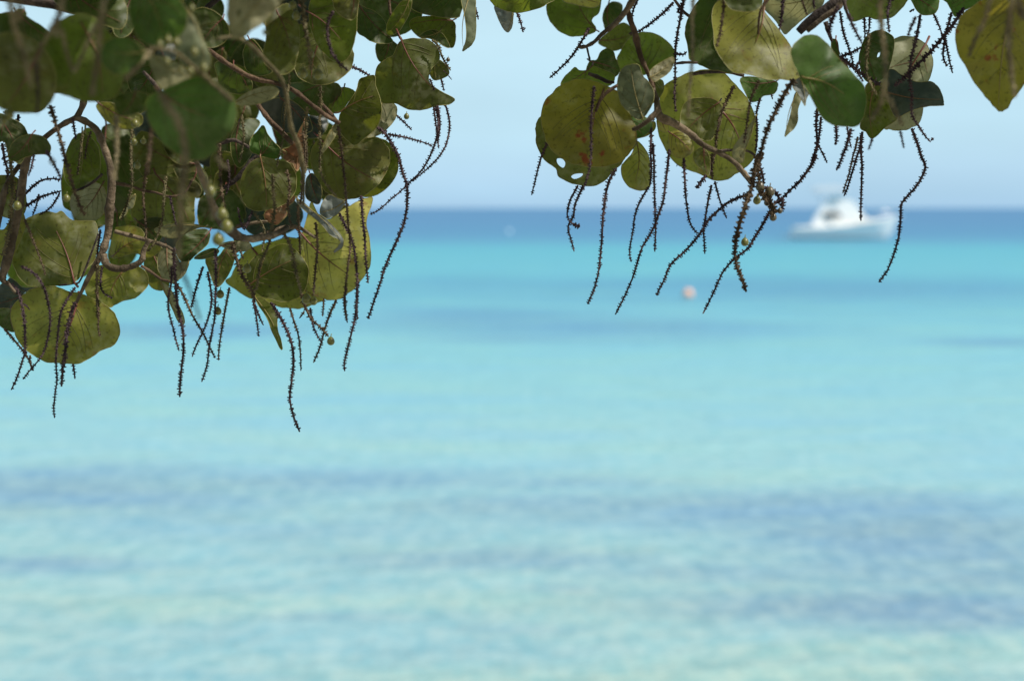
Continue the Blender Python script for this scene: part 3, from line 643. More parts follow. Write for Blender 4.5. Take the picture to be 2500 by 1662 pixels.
# ---- left bough: leaves, traced from far to near
LL = [
 ('V',2.90,'dark',[(880,860),(960,840),(1000,900),(990,962),(950,965),(880,960),(860,910)],{}),
 ('V',2.90,'moss',[(800,690),(900,670),(965,740),(900,805),(830,770)],{}),
 ('V',2.90,'dark',[(670,1080),(780,1060),(800,1130),(760,1190),(690,1160)],{}),
 ('V',2.90,'dark',[(515,1060),(590,1040),(620,1130),(590,1190),(530,1160)],{}),
 ('V',2.95,'dark',[(1330,600),(1400,620),(1440,700),(1400,760),(1345,745),(1322,715),(1350,700),(1335,650)],{}),
 ('V',2.92,'moss',[(1140,520),(1200,500),(1262,520),(1258,565),(1235,590),(1160,600)],{}),
 ('V',2.94,'dark',[(850,740),(940,770),(1010,860),(1000,930),(900,900),(850,830)],{}),
 ('V',2.6,'dark',[(640,300),(760,300),(800,400),(760,480),(660,470),(620,390)],{}),
 ('V',2.98,'dark',[(500,620),(600,600),(680,640),(720,760),(700,880),(640,1000),(580,1100),(540,1000),(540,850),(510,720)],{}),
 ('V',2.92,'olive',[(690,640),(800,700),(880,780),(960,800),(1000,860),(985,930),(860,900),(760,900),(690,850),(650,740)],{}),
 ('V',2.88,'olive',[(660,890),(760,850),(860,870),(955,885),(985,930),(965,968),(954,968),(948,1030),(949,1090),(880,1120),(760,1130),(660,1090),(640,980)],dict(tilt=(0,.1),cup=.05)),
 ('V',2.88,'dark',[(980,968),(1040,930),(1120,920),(1180,980),(1200,1060),(1150,1120),(1060,1120),(990,1110),(972,1098),(964,1047),(967,1006)],dict(tilt=(0,.1),cup=.05)),
 ('V',2.78,'lime',[(430,625),(380,680),(330,760),(303,850),(300,930),(310,1000),(340,1030),(420,1040),(500,1000),(540,900),(550,780),(500,680)],dict(vein='pale')),
 ('V',2.72,'lime',[(340,700),(400,650),(470,700),(490,800),(470,880),(400,930),(330,900),(310,820)],dict(vein='pale')),
 ('V',2.68,'pale',[(345,960),(400,900),(470,890),(515,930),(515,1020),(480,1070),(420,1080),(370,1065),(345,1020)],{}),
 ('V',2.75,'dark',[(1180,590),(1240,580),(1270,600),(1240,650),(1220,700),(1230,750),(1170,820),(1130,760),(1130,660)],{}),
 ('V',2.95,'olive',[(1030,760),(1100,740),(1180,780),(1210,880),(1180,960),(1100,960),(1040,900)],{}),
 ('V',2.9,'blue',[(1200,1010),(1300,960),(1420,970),(1480,1040),(1440,1120),(1300,1160),(1200,1120)],{}),
 ('V',2.72,'dark',[(1740,-30),(1900,-40),(2050,-30),(2060,80),(2000,150),(1920,180),(1850,170),(1780,110),(1740,60)],{}),
 ('V',2.70,'dark',[(1840,210),(1900,190),(1960,250),(1900,300),(1860,305),(1838,270)],{}),
 ('V',2.64,'dark',[(2000,-40),(2240,-40),(2250,70),(2210,90),(2120,80),(2040,60),(1990,20)],{}),
 ('V',2.67,'moss',[(2020,90),(2120,80),(2210,100),(2225,160),(2215,230),(2180,225),(2100,190),(2050,185),(2000,130)],{}),
 ('V',2.60,'olive',[(2080,300),(2140,290),(2185,330),(2190,365),(2150,388),(2110,385)],dict(vein='pale')),
 ('V',2.52,'olive',[(1830,390),(1840,330),(1880,290),(1920,270),(1950,205),(2000,190),(2080,190),(2130,225),(2145,290),(2105,340),(2095,400),(2150,445),(2222,485),(2190,510),(2120,520),(2050,540),(1980,530),(1930,505),(1870,505),(1840,460)],dict(stem=(1950,175),tip=(2110,430),tilt=(.1,.3),cup=.15)),
 ('V',2.70,'lime',[(1600,540),(1660,430),(1735,450),(1700,500),(1660,550)],{}),
 ('V',2.70,'dark',[(1400,420),(1500,400),(1600,400),(1650,410),(1668,450),(1640,500),(1590,560),(1500,560),(1420,520)],{}),
 ('V',2.72,'blue',[(1280,500),(1400,480),(1500,560),(1520,640),(1420,650),(1350,640),(1290,570)],{}),
 ('V',2.60,'pale',[(1860,500),(1930,510),(1935,570),(1900,620),(1850,660),(1790,672),(1840,620)],dict(vein='pale')),
 ('V',2.48,'moss',[(1660,560),(1690,520),(1740,440),(1755,390),(1800,370),(1830,372),(1835,420),(1860,500),(1862,560),(1840,620),(1800,660),(1735,708),(1690,680),(1655,630)],dict(stem=(1655,550),tip=(1820,470),vein='brown')),
 ('B',2.62,'dark',[(1455,60),(1550,80),(1640,120),(1720,200),(1760,330),(1800,400),(1700,420),(1600,400),(1520,350),(1455,290)],{}),
 ('B',2.52,'lime',[(1750,340),(1740,250),(1780,150),(1850,50),(1900,0),(1970,-40),(1980,50),(1950,150),(1900,240),(1850,310)],dict(vein='pale')),
 ('B',2.64,'dark',[(2050,355),(2120,300),(2200,285),(2290,340),(2345,455),(2280,440),(2180,370)],dict(vein='pale')),
 ('V',2.5,'dark',[(1190,240),(1230,190),(1280,250),(1290,310),(1330,350),(1270,372),(1210,350),(1190,300)],{}),
 ('V',2.5,'dark',[(1050,310),(1100,300),(1180,340),(1230,400),(1220,450),(1150,460),(1080,430),(1060,370)],{}),
 ('B',2.45,'olive',[(850,640),(870,450),(960,350),(1100,300),(1300,350),(1410,470),(1422,560),(1395,660),(1330,730),(1230,790),(1120,815),(1010,800),(910,750)],{}),
 ('B',2.36,'lime',[(1000,80),(1050,-40),(1250,-60),(1450,-40),(1460,150),(1450,320),(1410,470),(1370,560),(1300,600),(1220,580),(1130,500),(1060,400),(1010,250)],dict(stem=(940,90),tip=(1300,380))),
 ('B',2.30,'olive',[(1240,-60),(1460,-60),(1460,100),(1440,170),(1390,195),(1300,150),(1240,80)],{}),
 ('B',2.25,'olive',[(580,210),(640,130),(720,60),(800,40),(880,180),(905,300),(905,450),(870,580),(850,660),(760,715),(680,690),(600,640),(555,560),(575,430),(590,320)],dict(stem=(690,110),tip=(820,470))),
 ('V',2.28,'pale',[(1150,495),(1210,450),(1280,425),(1330,422),(1360,440),(1350,470),(1300,495),(1240,512),(1170,515)],dict(stem=(1150,500),tip=(1345,440),vein='pale')),
 ('V',2.3,'amber',[(470,510),(540,500),(620,540),(690,560),(690,610),(620,632),(550,610),(500,570)],{}),
 ('V',2.4,'dark',[(-20,560),(60,580),(120,620),(140,700),(100,800),(50,760),(20,690),(-30,700)],{}),
 ('V',2.33,'dark',[(60,700),(120,660),(190,660),(235,690),(248,730),(230,752),(180,755),(120,770),(80,790),(40,770)],{}),
 ('V',2.6,'amber',[(-30,1130),(20,1120),(60,1060),(110,1040),(125,1100),(90,1200),(40,1290),(-30,1290)],{}),
 ('V',2.6,'olive',[(-40,870),(60,860),(110,900),(130,1000),(100,1060),(20,1060),(-40,1010)],{}),
 ('C',2.60,'pale',[(1145,710),(1160,715),(1200,690),(1230,635),(1275,610),(1300,495),(1260,500),(1200,600)],dict(sv=False,vein='pale',stalk=False)),
 ('C',2.66,'dark',[(1740,880),(1850,830),(1960,820),(2010,860),(1990,960),(1920,1030),(1860,1080),(1790,1140),(1720,1120),(1680,1000)],{}),
 ('C',2.62,'pale',[(1480,820),(1560,785),(1700,765),(1800,765),(1900,780),(1970,800),(1900,810),(1800,850),(1720,900),(1600,905),(1500,860)],dict(stem=(1960,800),tip=(1500,830),vein='pale',tilt=(0,.6))),
 ('C',2.67,'amber',[(1090,830),(1140,795),(1240,785),(1330,810),(1380,860),(1380,920),(1500,940),(1540,1000),(1500,1060),(1400,1100),(1300,1050),(1180,1080),(1080,1100),(1050,1040)],dict(stem=(1080,1080),tip=(1330,920))),
 ('E',2.78,'blue',[(100,110),(160,150),(220,200),(340,205),(240,250),(170,330),(110,420),(0,420),(-60,300),(0,180),(60,150)],{}),
 ('E',2.74,'dark',[(-40,420),(110,410),(140,500),(145,622),(60,610),(0,570),(-40,540)],{}),
 ('C',2.66,'amber',[(830,1300),(900,1200),(1020,1160),(1150,1200),(1300,1170),(1390,1230),(1420,1340),(1360,1420),(1290,1480),(1200,1500),(1100,1545),(1040,1570),(900,1520),(820,1420)],dict(stem=(1170,1230),tip=(1050,1480),vein='brown')),
 ('C',2.60,'olive',[(250,730),(330,690),(430,655),(540,665),(590,650),(700,740),(880,740),(920,760),(940,860),(940,960),(920,1080),(880,1150),(800,1230),(730,1320),(640,1350),(540,1365),(440,1370),(330,1375),(240,1340),(160,1250),(120,1120),(150,1000),(190,850)],dict(stem=(710,1330),tip=(540,840),tilt=(.05,-.3),cup=.1)),
 ('E',2.56,'amber',[(105,480),(120,380),(180,310),(260,240),(360,200),(480,190),(580,205),(660,240),(760,260),(860,300),(960,340),(1040,390),(1100,460),(1140,560),(1135,680),(1080,760),(980,800),(900,850),(820,900),(740,935),(620,925),(480,920),(380,890),(260,810),(170,700),(130,600)],dict(stem=(740,325),tip=(555,760),tilt=(0,.2),cup=.1)),
 ('C',2.70,'olive',[(1380,1120),(1500,1090),(1560,1250),(1620,1350),(1560,1403),(1500,1402),(1440,1370),(1405,1280)],{}),
 ('C',2.66,'pale',[(1700,1150),(1780,1130),(1810,1140),(1780,1230),(1730,1290),(1660,1330),(1650,1250)],dict(vein='pale')),
 ('C',2.60,'pale',[(1505,1130),(1530,1040),(1580,1000),(1650,1030),(1700,1100),(1740,1200),(1700,1300),(1640,1340),(1580,1310),(1520,1230)],dict(vein='brown')),
 ('C',2.55,'dark',[(1860,1095),(1930,1040),(2020,1005),(2080,1010),(2095,1040),(2050,1080),(1960,1105),(1890,1108)],dict(vein='pale')),
 ('D',2.50,'pale',[(150,965),(230,940),(330,935),(420,950),(445,985),(420,1020),(350,1035),(250,1020),(180,995)],dict(stem=(150,985),tip=(340,955))),
 ('D',2.62,'olive',[(10,1100),(130,1080),(200,1000),(290,1040),(280,1130),(240,1230),(190,1310),(130,1375),(90,1350),(60,1280),(30,1200)],dict(vein='brown')),
 ('D',2.80,'amber',[(200,1320),(260,1260),(340,1100),(450,1000),(600,950),(800,900),(1000,950),(1060,1100),(1080,1300),(1150,1480),(1050,1530),(950,1575),(858,1582),(700,1560),(560,1510),(430,1480),(300,1400)],dict(tilt=(0,0),cup=.05)),
 ('D',2.72,'gold',[(1020,560),(1100,700),(1200,720),(1320,640),(1400,590),(1500,540),(1600,510),(1590,600),(1555,700),(1545,790),(1570,880),(1585,1000),(1585,1130),(1560,1220),(1500,1300),(1430,1400),(1350,1450),(1280,1490),(1180,1505),(1140,1480),(1040,1420),(980,1300),(960,1100),(940,900),(980,700)],dict(stem=(900,840),tip=(1350,1240),tilt=(0,.1),cup=.08)),
 ('D',2.55,'moss',[(400,1200),(470,1090),(560,1040),(650,1000),(760,960),(860,1010),(940,1100),(990,1200),(985,1310),(950,1420),(880,1480),(760,1515),(640,1490),(520,1450),(420,1330)],dict(stem=(430,1350),tip=(850,1110),vein='brown',tilt=(0,.1))),
 ('D',2.66,'moss',[(1500,-60),(1700,-40),(1800,30),(1850,150),(1835,300),(1740,430),(1620,500),(1480,490),(1450,200)],{}),
 ('D',2.60,'olive',[(1015,100),(1100,-50),(1250,-90),(1450,-80),(1650,-50),(1740,20),(1768,120),(1750,250),(1670,380),(1560,480),(1450,525),(1380,535),(1280,540),(1180,480),(1100,380),(1040,260)],dict(tilt=(-.1,.2),cup=.1)),
 ('D',2.64,'blue',[(960,430),(980,320),(1040,290),(1110,400),(1120,500),(1090,580),(1020,560),(970,520)],{}),
 ('V',2.58,'dead',[(1380,730),(1420,710),(1480,600),(1475,640),(1480,720),(1460,800),(1440,850),(1400,800),(1420,770),(1385,755)],dict(sv=False,vein='brown')),
 ('D',2.58,'dead',[(745,130),(790,90),(740,60),(820,30),(880,-10),(960,60),(930,160),(900,250),(870,260),(840,200),(790,180)],dict(sv=False,vein='brown')),
 ('D',2.54,'dead',[(570,720),(580,650),(680,610),(770,560),(860,500),(850,560),(780,620),(790,680),(720,760),(680,780),(620,760)],dict(vein='brown')),
 ('D',2.50,'olive',[(335,430),(360,300),(420,200),(500,150),(560,130),(680,160),(790,180),(850,250),(880,350),(870,450),(830,520),(760,580),(680,620),(580,640),(500,650),(420,620),(360,540)],dict(stem=(530,125),tip=(590,600),vein='brown',tilt=(0,.1))),
 ('B',2.52,'green',[(430,1400),(440,1330),(500,1260),(560,1200),(600,1280),(660,1360),(720,1420),(720,1500),(640,1530),(560,1500),(500,1480),(440,1450)],dict(stem=(535,1490),tip=(640,1330),vein='brown')),
 ('D',2.50,'silver',[(1105,620),(1140,540),(1190,490),(1260,520),(1335,555),(1310,630),(1250,690),(1160,720),(1110,680)],dict(sv=False,vein='pale')),
 ('D',2.48,'silver',[(880,530),(940,560),(1040,650),(1130,700),(1220,780),(1300,870),(1330,930),(1310,1000),(1240,1045),(1240,1020),(1280,980),(1290,930),(1200,880),(1100,760),(1000,680),(900,590)],dict(stem=(890,545),tip=(1310,930),sv=False,vein='pale',tilt=(0,0),cup=0)),
 ('V',2.5,'pale',[(1560,760),(1580,700),(1610,640),(1640,600),(1655,610),(1640,660),(1600,720),(1570,755)],dict(vein='pale')),
 ('F',2.6,'olive',[(880,110),(940,105),(1000,150),(1070,200),(1090,260),(1085,340),(1095,430),(1120,500),(1135,595),(1110,585),(1070,500),(1030,420),(1000,330),(950,240),(900,170)],dict(stem=(880,110),tip=(1120,570),vein='pale',sv=False)),
 ('E',2.62,'pale',[(1545,150),(1600,180),(1660,260),(1700,350),(1750,450),(1768,530),(1750,555),(1700,520),(1660,430),(1600,300),(1560,220)],dict(stem=(1545,155),tip=(1755,540),vein='pale',sv=False)),
 ('V',2.15,'dark',[(-20,80),(80,60),(160,100),(230,150),(260,200),(150,260),(40,240),(-40,180)],{}),
 ('V',2.2,'dark',[(240,-60),(420,-60),(560,-40),(620,40),(600,140),(500,120),(400,80),(300,40)],{}),
 ('V',2.3,'dark',[(940,60),(1010,40),(1090,90),(1120,170),(1060,230),(980,220),(950,150)],{}),
 ('V',2.25,'dark',[(560,-30),(650,-40),(670,60),(640,160),(570,180),(540,90)],{}),
 ('V',2.05,'lime',[(330,80),(420,70),(500,120),(560,200),(600,300),(600,400),(560,470),(480,495),(400,492),(330,470),(250,430),(205,350),(200,260),(230,170)],dict(stem=(400,120),tip=(500,450),vein='brown')),
 ('V',2.0,'olive',[(-40,200),(60,160),(150,190),(230,260),(270,360),(265,460),(220,530),(140,555),(50,545),(-20,510),(-60,400)],dict(stem=(190,245),tip=(30,520))),
 ('V',2.10,'dark',[(560,480),(640,450),(720,460),(745,490),(700,540),(630,565),(580,560)],{}),
 ('V',2.06,'pale',[(725,280),(760,270),(830,290),(900,330),(930,380),(880,420),(820,450),(770,410),(745,350)],dict(vein='pale',sv=False)),
 ('V',2.0,'grey',[(880,140),(920,60),(960,100),(990,190),(1020,250),(1030,300),(1000,360),(940,350),(880,300),(850,230)],dict(vein='pale',sv=False)),
 ('V',1.95,'green',[(720,480),(790,440),(880,400),(960,375),(1040,385),(1100,430),(1145,490),(1158,560),(1140,630),(1095,675),(1060,700),(1060,735),(1000,775),(940,782),(870,755),(800,700),(745,630),(715,560)],dict(stem=(780,450),tip=(1000,570),vein='brown',tilt=(.1,.3),cup=.25)),
 ('V',1.92,'green',[(640,0),(632,60),(650,140),(690,200),(760,230),(830,215),(900,150),(915,80),(900,30),(880,0),(840,-60),(700,-60)],dict(vein='pale')),
 ('V',1.85,'green',[(495,240),(530,195),(600,180),(660,200),(705,250),(690,300),(640,350),(580,365),(520,340),(490,290)],dict(stem=(700,255),tip=(520,250),vein='pale')),
 ('B',1.95,'pale',[(225,0),(215,100),(215,180),(240,300),(280,370),(380,350),(450,290),(560,225),(650,120),(740,10),(760,-60),(240,-60)],dict(stem=(600,-50),tip=(270,350),vein='pale',sv=False)),
 ('G',2.5,'grey',[(300,-20),(425,-20),(435,100),(440,250),(430,370),(390,440),(350,470),(308,493),(340,400),(348,300),(330,150)],dict(stem=(370,-20),tip=(320,485),vein='pale',sv=False)),
]
for (t, d, kind, pts, kw) in LL: leaf(LB, t, d, kind, pts, **kw)

# leaves further back in the left mass, seen only in the gaps between the traced ones
SOLID = [Vector(p) * .5 for p in [(-40, -40), (1740, -40), (1730, 150), (1640, 400), (1640, 600), (1860, 700), (1880, 850), (1770, 930), (1770, 1250), (1650, 1420), (1480, 1450), (1250, 1410), (1120, 1330), (1000, 1180), (930, 1200), (880, 1260), (790, 1290), (680, 1360), (540, 1430), (400, 1450), (-40, 1480)]]
GAPS = [[(130, 0), (230, 20), (225, 70), (130, 30)], [(343, 488), (358, 500), (345, 545), (328, 545)], [(405, 495), (440, 488), (470, 530), (480, 590), (450, 602), (400, 560)],
        [(190, 560), (250, 560), (245, 610), (195, 640)],
        [(225, 655), (355, 575), (415, 620), (375, 690), (330, 770), (300, 850), (300, 990), (290, 1025), (220, 1030), (125, 1075), (120, 900), (140, 760), (245, 745), (250, 690)],
        [(0, 600), (15, 610), (10, 660), (0, 660)], [(0, 700), (40, 740), (80, 800), (50, 800), (0, 750)],
        [(1215, 155), (1270, 130), (1275, 180), (1250, 180)], [(1253, 578), (1300, 590), (1330, 640), (1312, 668), (1295, 640)], [(1310, 670), (1352, 695), (1345, 712), (1315, 690)],
        [(954, 966), (982, 966), (967, 1006), (964, 1047), (974, 1100), (946, 1090), (948, 1027)], [(1490, 985), (1520, 990), (1518, 1003), (1495, 1003)],
        [(1482, 1058), (1520, 1060), (1515, 1080), (1482, 1080)], [(1338, 1140), (1356, 1142), (1352, 1172), (1338, 1165)], [(905, 1280), (960, 1240), (1000, 1290), (1000, 1400), (900, 1400)]]
GAPS = [[Vector(p) * .5 for p in g] for g in GAPS]
def clear(c, r):
    for k in range(14):
        a = 2 * pi * k / 14; q = c + Vector((cos(a), sin(a))) * r
        if not inside(q, SOLID) and q.y > -5 and q.x > -5: return False
        if any(inside(q, g) for g in GAPS): return False
        q = c + Vector((cos(a), sin(a))) * r * .5
        if any(inside(q, g) for g in GAPS): return False
    for g in GAPS:
        if inside(c, g): return False
        for p in g:
            if (p - c).length < r: return False
    return True
rnd = random.Random(11); made = 0
for k in range(6000):
    if made > 150: break
    c = Vector((rnd.uniform(-10, 960), rnd.uniform(-10, 740))); r = rnd.choice((74, 60, 48, 36, 26, 18))
    if not clear(c, r + 2): continue
    made += 1; a0 = rnd.uniform(0, 6); sq = rnd.uniform(.7, 1); pts = []
    for j in range(9):
        a = a0 + 2 * pi * j / 9; rr = r * (1 + .08 * vnoise(j * 1.7, made)) * (.93 if j == 0 else 1)
        q = Vector((cos(2 * pi * j / 9) * rr, sin(2 * pi * j / 9) * rr * sq)); pts.append((c.x + q.x * cos(a0) - q.y * sin(a0), c.y + q.x * sin(a0) + q.y * cos(a0)))
    leaf(LB, 'S', rnd.uniform(2.95, 3.5), rnd.choice(('dark', 'dark', 'dark', 'olive', 'moss', 'blue', 'lime')), pts, sv=(r > 50), seed=made)

# ---- right bough
RL = [
 ('G',2.55,'lime',[(570,-20),(610,50),(680,90),(760,115),(850,125),(950,105),(1060,75),(1120,40),(1200,-20),(1000,-80),(650,-80)],dict(vein='brown')),
 ('G',2.65,'silver',[(615,60),(640,150),(690,260),(740,312),(780,270),(795,180),(790,110),(700,80)],dict(vein='pale',sv=False)),
 ('G',2.78,'lime',[(1115,40),(1120,-60),(1600,-60),(1635,20),(1620,120),(1560,170),(1550,210),(1590,270),(1560,320),(1450,345),(1350,350),(1250,310),(1170,230),(1125,140)],dict(stem=(1590,290),tip=(1400,0))),
 ('G',2.70,'gold',[(1260,-40),(1600,-40),(1620,50),(1560,75),(1480,65),(1360,40),(1290,20)],dict(sv=False)),
 ('G',2.90,'dark',[(1650,170),(1670,90),(1720,30),(1780,20),(1840,60),(1820,180),(1760,280),(1680,280),(1660,230)],{}),
 ('Q',2.85,'olive',[(630,310),(700,240),(800,170),(870,200),(900,260),(860,330),(800,360),(740,375),(690,350)],{}),
 ('Q',2.72,'dark',[(620,440),(650,380),(700,355),(740,375),(760,430),(790,520),(740,570),(660,570),(550,530),(570,450)],{}),
 ('Q',2.80,'lime',[(770,440),(800,370),(870,270),(960,235),(1050,250),(1130,300),(1190,370),(1200,430),(1100,480),(1000,540),(900,560),(800,540)],dict(stem=(1000,520),tip=(940,260),vein='brown')),
 ('Q',2.66,'olive',[(1020,580),(1100,590),(1110,660),(1060,740),(1000,760),(960,700)],{}),
 ('H',2.66,'lime',[(470,430),(500,350),(560,290),(605,253),(645,283),(720,280),(770,240),(860,270),(980,330),(950,420),(800,440),(600,420)],{}),
 ('H',2.58,'olive',[(225,840),(240,780),(290,710),(400,700),(600,800),(900,900),(1190,960),(1100,1100),(1040,1180),(960,1250),(880,1340),(780,1385),(640,1380),(520,1340),(440,1290),(420,1220),(330,1160),(270,1080),(235,980)],
   dict(holes=([(430,1130),(480,1130),(510,1170),(490,1215),(440,1180)],[(567,1300),(600,1275),(676,1270),(660,1300),(600,1322)]),tilt=(.0,.15),cup=.05)),
 ('Q',2.60,'green',[(800,860),(850,800),(960,850),(1030,900),(1000,970),(920,1010),(850,960)],{}),
 ('Q',2.63,'amber',[(900,1010),(960,940),(1040,890),(1050,940),(1000,990),(930,1012)],dict(sv=False)),
 ('H',2.47,'rusty',[(280,720),(310,590),(380,500),(470,430),(600,370),(750,380),(870,420),(1000,480),(1090,600),(1150,750),(1190,880),(1180,980),(1120,1080),(1060,1150),(950,1190),(850,1205),(700,1200),(560,1170),(430,1090),(350,1000),(310,900)],
   dict(stem=(860,520),tip=(775,830),vein='brown',tilt=(.05,.05),cup=.15)),
 ('Q',2.62,'amber',[(800,1220),(830,1180),(880,1120),(910,1040),(950,1060),(1000,1140),(1010,1240),(1010,1370),(940,1395),(860,1370),(810,1300)],dict(stem=(915,1050),tip=(900,1330),vein='brown')),
 ('Q',2.36,'grey',[(770,600),(800,510),(860,472),(930,480),(960,560),(1000,600),(1040,680),(1020,780),(940,880),(860,830),(800,760),(775,680)],dict(stem=(960,870),tip=(870,490),vein='pale')),
 ('Q',2.32,'pale',[(1005,540),(1040,490),(1120,440),(1180,420),(1180,480),(1140,540),(1080,580),(1040,600)],dict(vein='pale',stem=(1005,570),tip=(1175,440))),
 ('Q',2.68,'amber',[(1060,930),(1070,800),(1100,660),(1180,590),(1300,530),(1450,510),(1560,540),(1640,630),(1720,720),(1780,840),(1800,960),(1790,1080),(1760,1180),(1680,1250),(1580,1310),(1480,1325),(1380,1275),(1280,1240),(1180,1170),(1110,1060)],
   dict(stem=(1480,760),tip=(1680,1060),tilt=(0,.1),cup=.1)),
 ('Q',2.50,'olive',[(1230,850),(1280,740),(1400,715),(1500,740),(1540,800),(1530,900),(1480,1000),(1440,1030),(1330,1000),(1250,950)],dict(tilt=(0,0))),
 ('Q',2.46,'amber',[(1145,1000),(1180,960),(1260,960),(1320,1040),(1330,1100),(1290,1140),(1230,1160),(1170,1120)],dict(tilt=(0,0))),
 ('Q',2.48,'olive',[(1330,1120),(1390,1080),(1440,1130),(1450,1200),(1440,1290),(1400,1250),(1340,1190)],{}),
 ('Q',2.40,'gold',[(1060,880),(1110,870),(1145,930),(1130,970),(1080,950)],dict(sv=False)),
 ('Q',2.40,'pale',[(1620,1080),(1700,970),(1780,860),(1750,970),(1710,1090),(1690,1190),(1620,1170)],dict(sv=False,vein='pale')),
 ('I',2.72,'green',[(1010,750),(1180,740),(1350,780),(1365,840),(1330,900),(1230,920),(1190,960),(1110,975),(1050,880)],{}),
 ('I',2.58,'dark',[(480,320),(500,200),(560,80),(640,-20),(800,-60),(850,200),(900,500),(950,690),(800,680),(700,660),(600,610),(520,560),(510,460)],dict(vein='pale')),
 ('I',2.72,'pale',[(1220,60),(1300,-20),(1500,-60),(1780,-40),(1790,60),(1650,150),(1500,280),(1430,330),(1350,200)],dict(vein='pale')),
 ('I',2.30,'amber',[(750,300),(740,120),(800,20),(900,-40),(1100,-40),(1200,60),(1350,250),(1480,430),(1560,600),(1645,715),(1600,755),(1500,770),(1400,760),(1300,765),(1200,745),(1050,710),(940,690),(860,610),(790,510),(755,400)],
   dict(stem=(1240,40),tip=(1150,420),vein='brown',tilt=(.1,-.4),cup=.2)),
 ('I',2.20,'dark',[(860,-60),(1180,-60),(1215,50),(1130,110),(1000,110),(900,70)],dict(sv=False)),  # dark sheet standing in for shade on the amber leaf's top
 ('I',2.15,'green',[(1490,480),(1530,420),(1620,350),(1740,345),(1850,430),(1950,560),(2080,700),(2180,800),(2210,900),(2220,1000),(2190,1130),(2130,1200),(2000,1215),(1880,1190),(1790,1120),(1740,1040),(1700,960),(1640,850),(1560,700),(1500,560)],
   dict(stem=(1620,745),tip=(2000,900),vein='pale',tilt=(.1,-.2),cup=.2)),
 ('I',2.28,'silver',[(1510,830),(1560,750),(1640,760),(1680,860),(1640,950),(1630,1015),(1600,970),(1560,900)],dict(sv=False,vein='pale')),
 ('I',2.34,'pale',[(1530,900),(1570,890),(1590,950),(1560,1050),(1560,1150),(1530,1220),(1480,1270),(1435,1305),(1460,1200),(1490,1090)],dict(sv=False,vein='pale',stem=(1550,890),tip=(1445,1290))),
 ('J',2.65,'lime',[(520,-60),(1130,-60),(1120,30),(1060,110),(980,180),(900,200),(800,205),(720,180),(640,210),(560,225),(530,150)],dict(vein='brown')),
 ('J',2.6,'green',[(1180,-40),(1440,-40),(1460,80),(1410,150),(1300,160),(1240,120),(1200,50)],{}),
 ('J',2.7,'green',[(1490,-40),(1900,-40),(1850,60),(1730,110),(1640,180),(1590,100),(1550,30)],{}),
 ('J',2.22,'rusty',[(1640,420),(1650,280),(1720,150),(1850,40),(2000,-40),(2400,-60),(2500,300),(2420,740),(2300,960),(2240,1040),(2190,1130),(2110,1165),(2050,1120),(1950,1010),(1840,870),(1760,720),(1670,560)],dict(stem=(2250,-40),tip=(2090,1100),tilt=(0,.2),vein='pale')),
 ('J',2.55,'dark',[(640,700),(630,600),(660,470),(720,370),(830,320),(930,345),(1000,430),(950,700),(850,850),(700,850)],dict(holes=([(820,600),(830,560),(852,548),(843,590)],))),
 ('J',2.66,'pale',[(880,560),(930,450),(1010,405),(1120,385),(1240,400),(1330,460),(1390,570),(1405,680),(1380,800),(1340,880),(1320,1000),(1300,1130),(1270,1270),(1180,1340),(1070,1370),(960,1355),(890,1340),(860,1100),(850,800)],dict(tilt=(0,0),cup=.1)),
 ('J',2.44,'blue',[(930,760),(990,730),(1080,790),(1200,850),(1300,860),(1380,855),(1450,900),(1500,990),(1515,1080),(1500,1105),(1390,1110),(1290,1125),(1180,1160),(1100,1200),(1040,1230),(980,1180),(930,1000)],dict(vein='brown',sv=False,stem=(900,960),tip=(1480,1040))),
 ('J',2.50,'moss',[(640,1320),(690,1150),(700,900),(800,850),(900,900),(990,1050),(1040,1230),(900,1340),(775,1450),(700,1380)],dict(stem=(800,870),tip=(775,1430),vein='brown')),
 ('J',2.52,'dark',[(340,430),(380,410),(410,450),(430,590),(480,640),(520,720),(430,700),(350,560)],{}),
]
for (t, d, kind, pts, kw) in RL: leaf(RB, t, d, kind, pts, **kw)
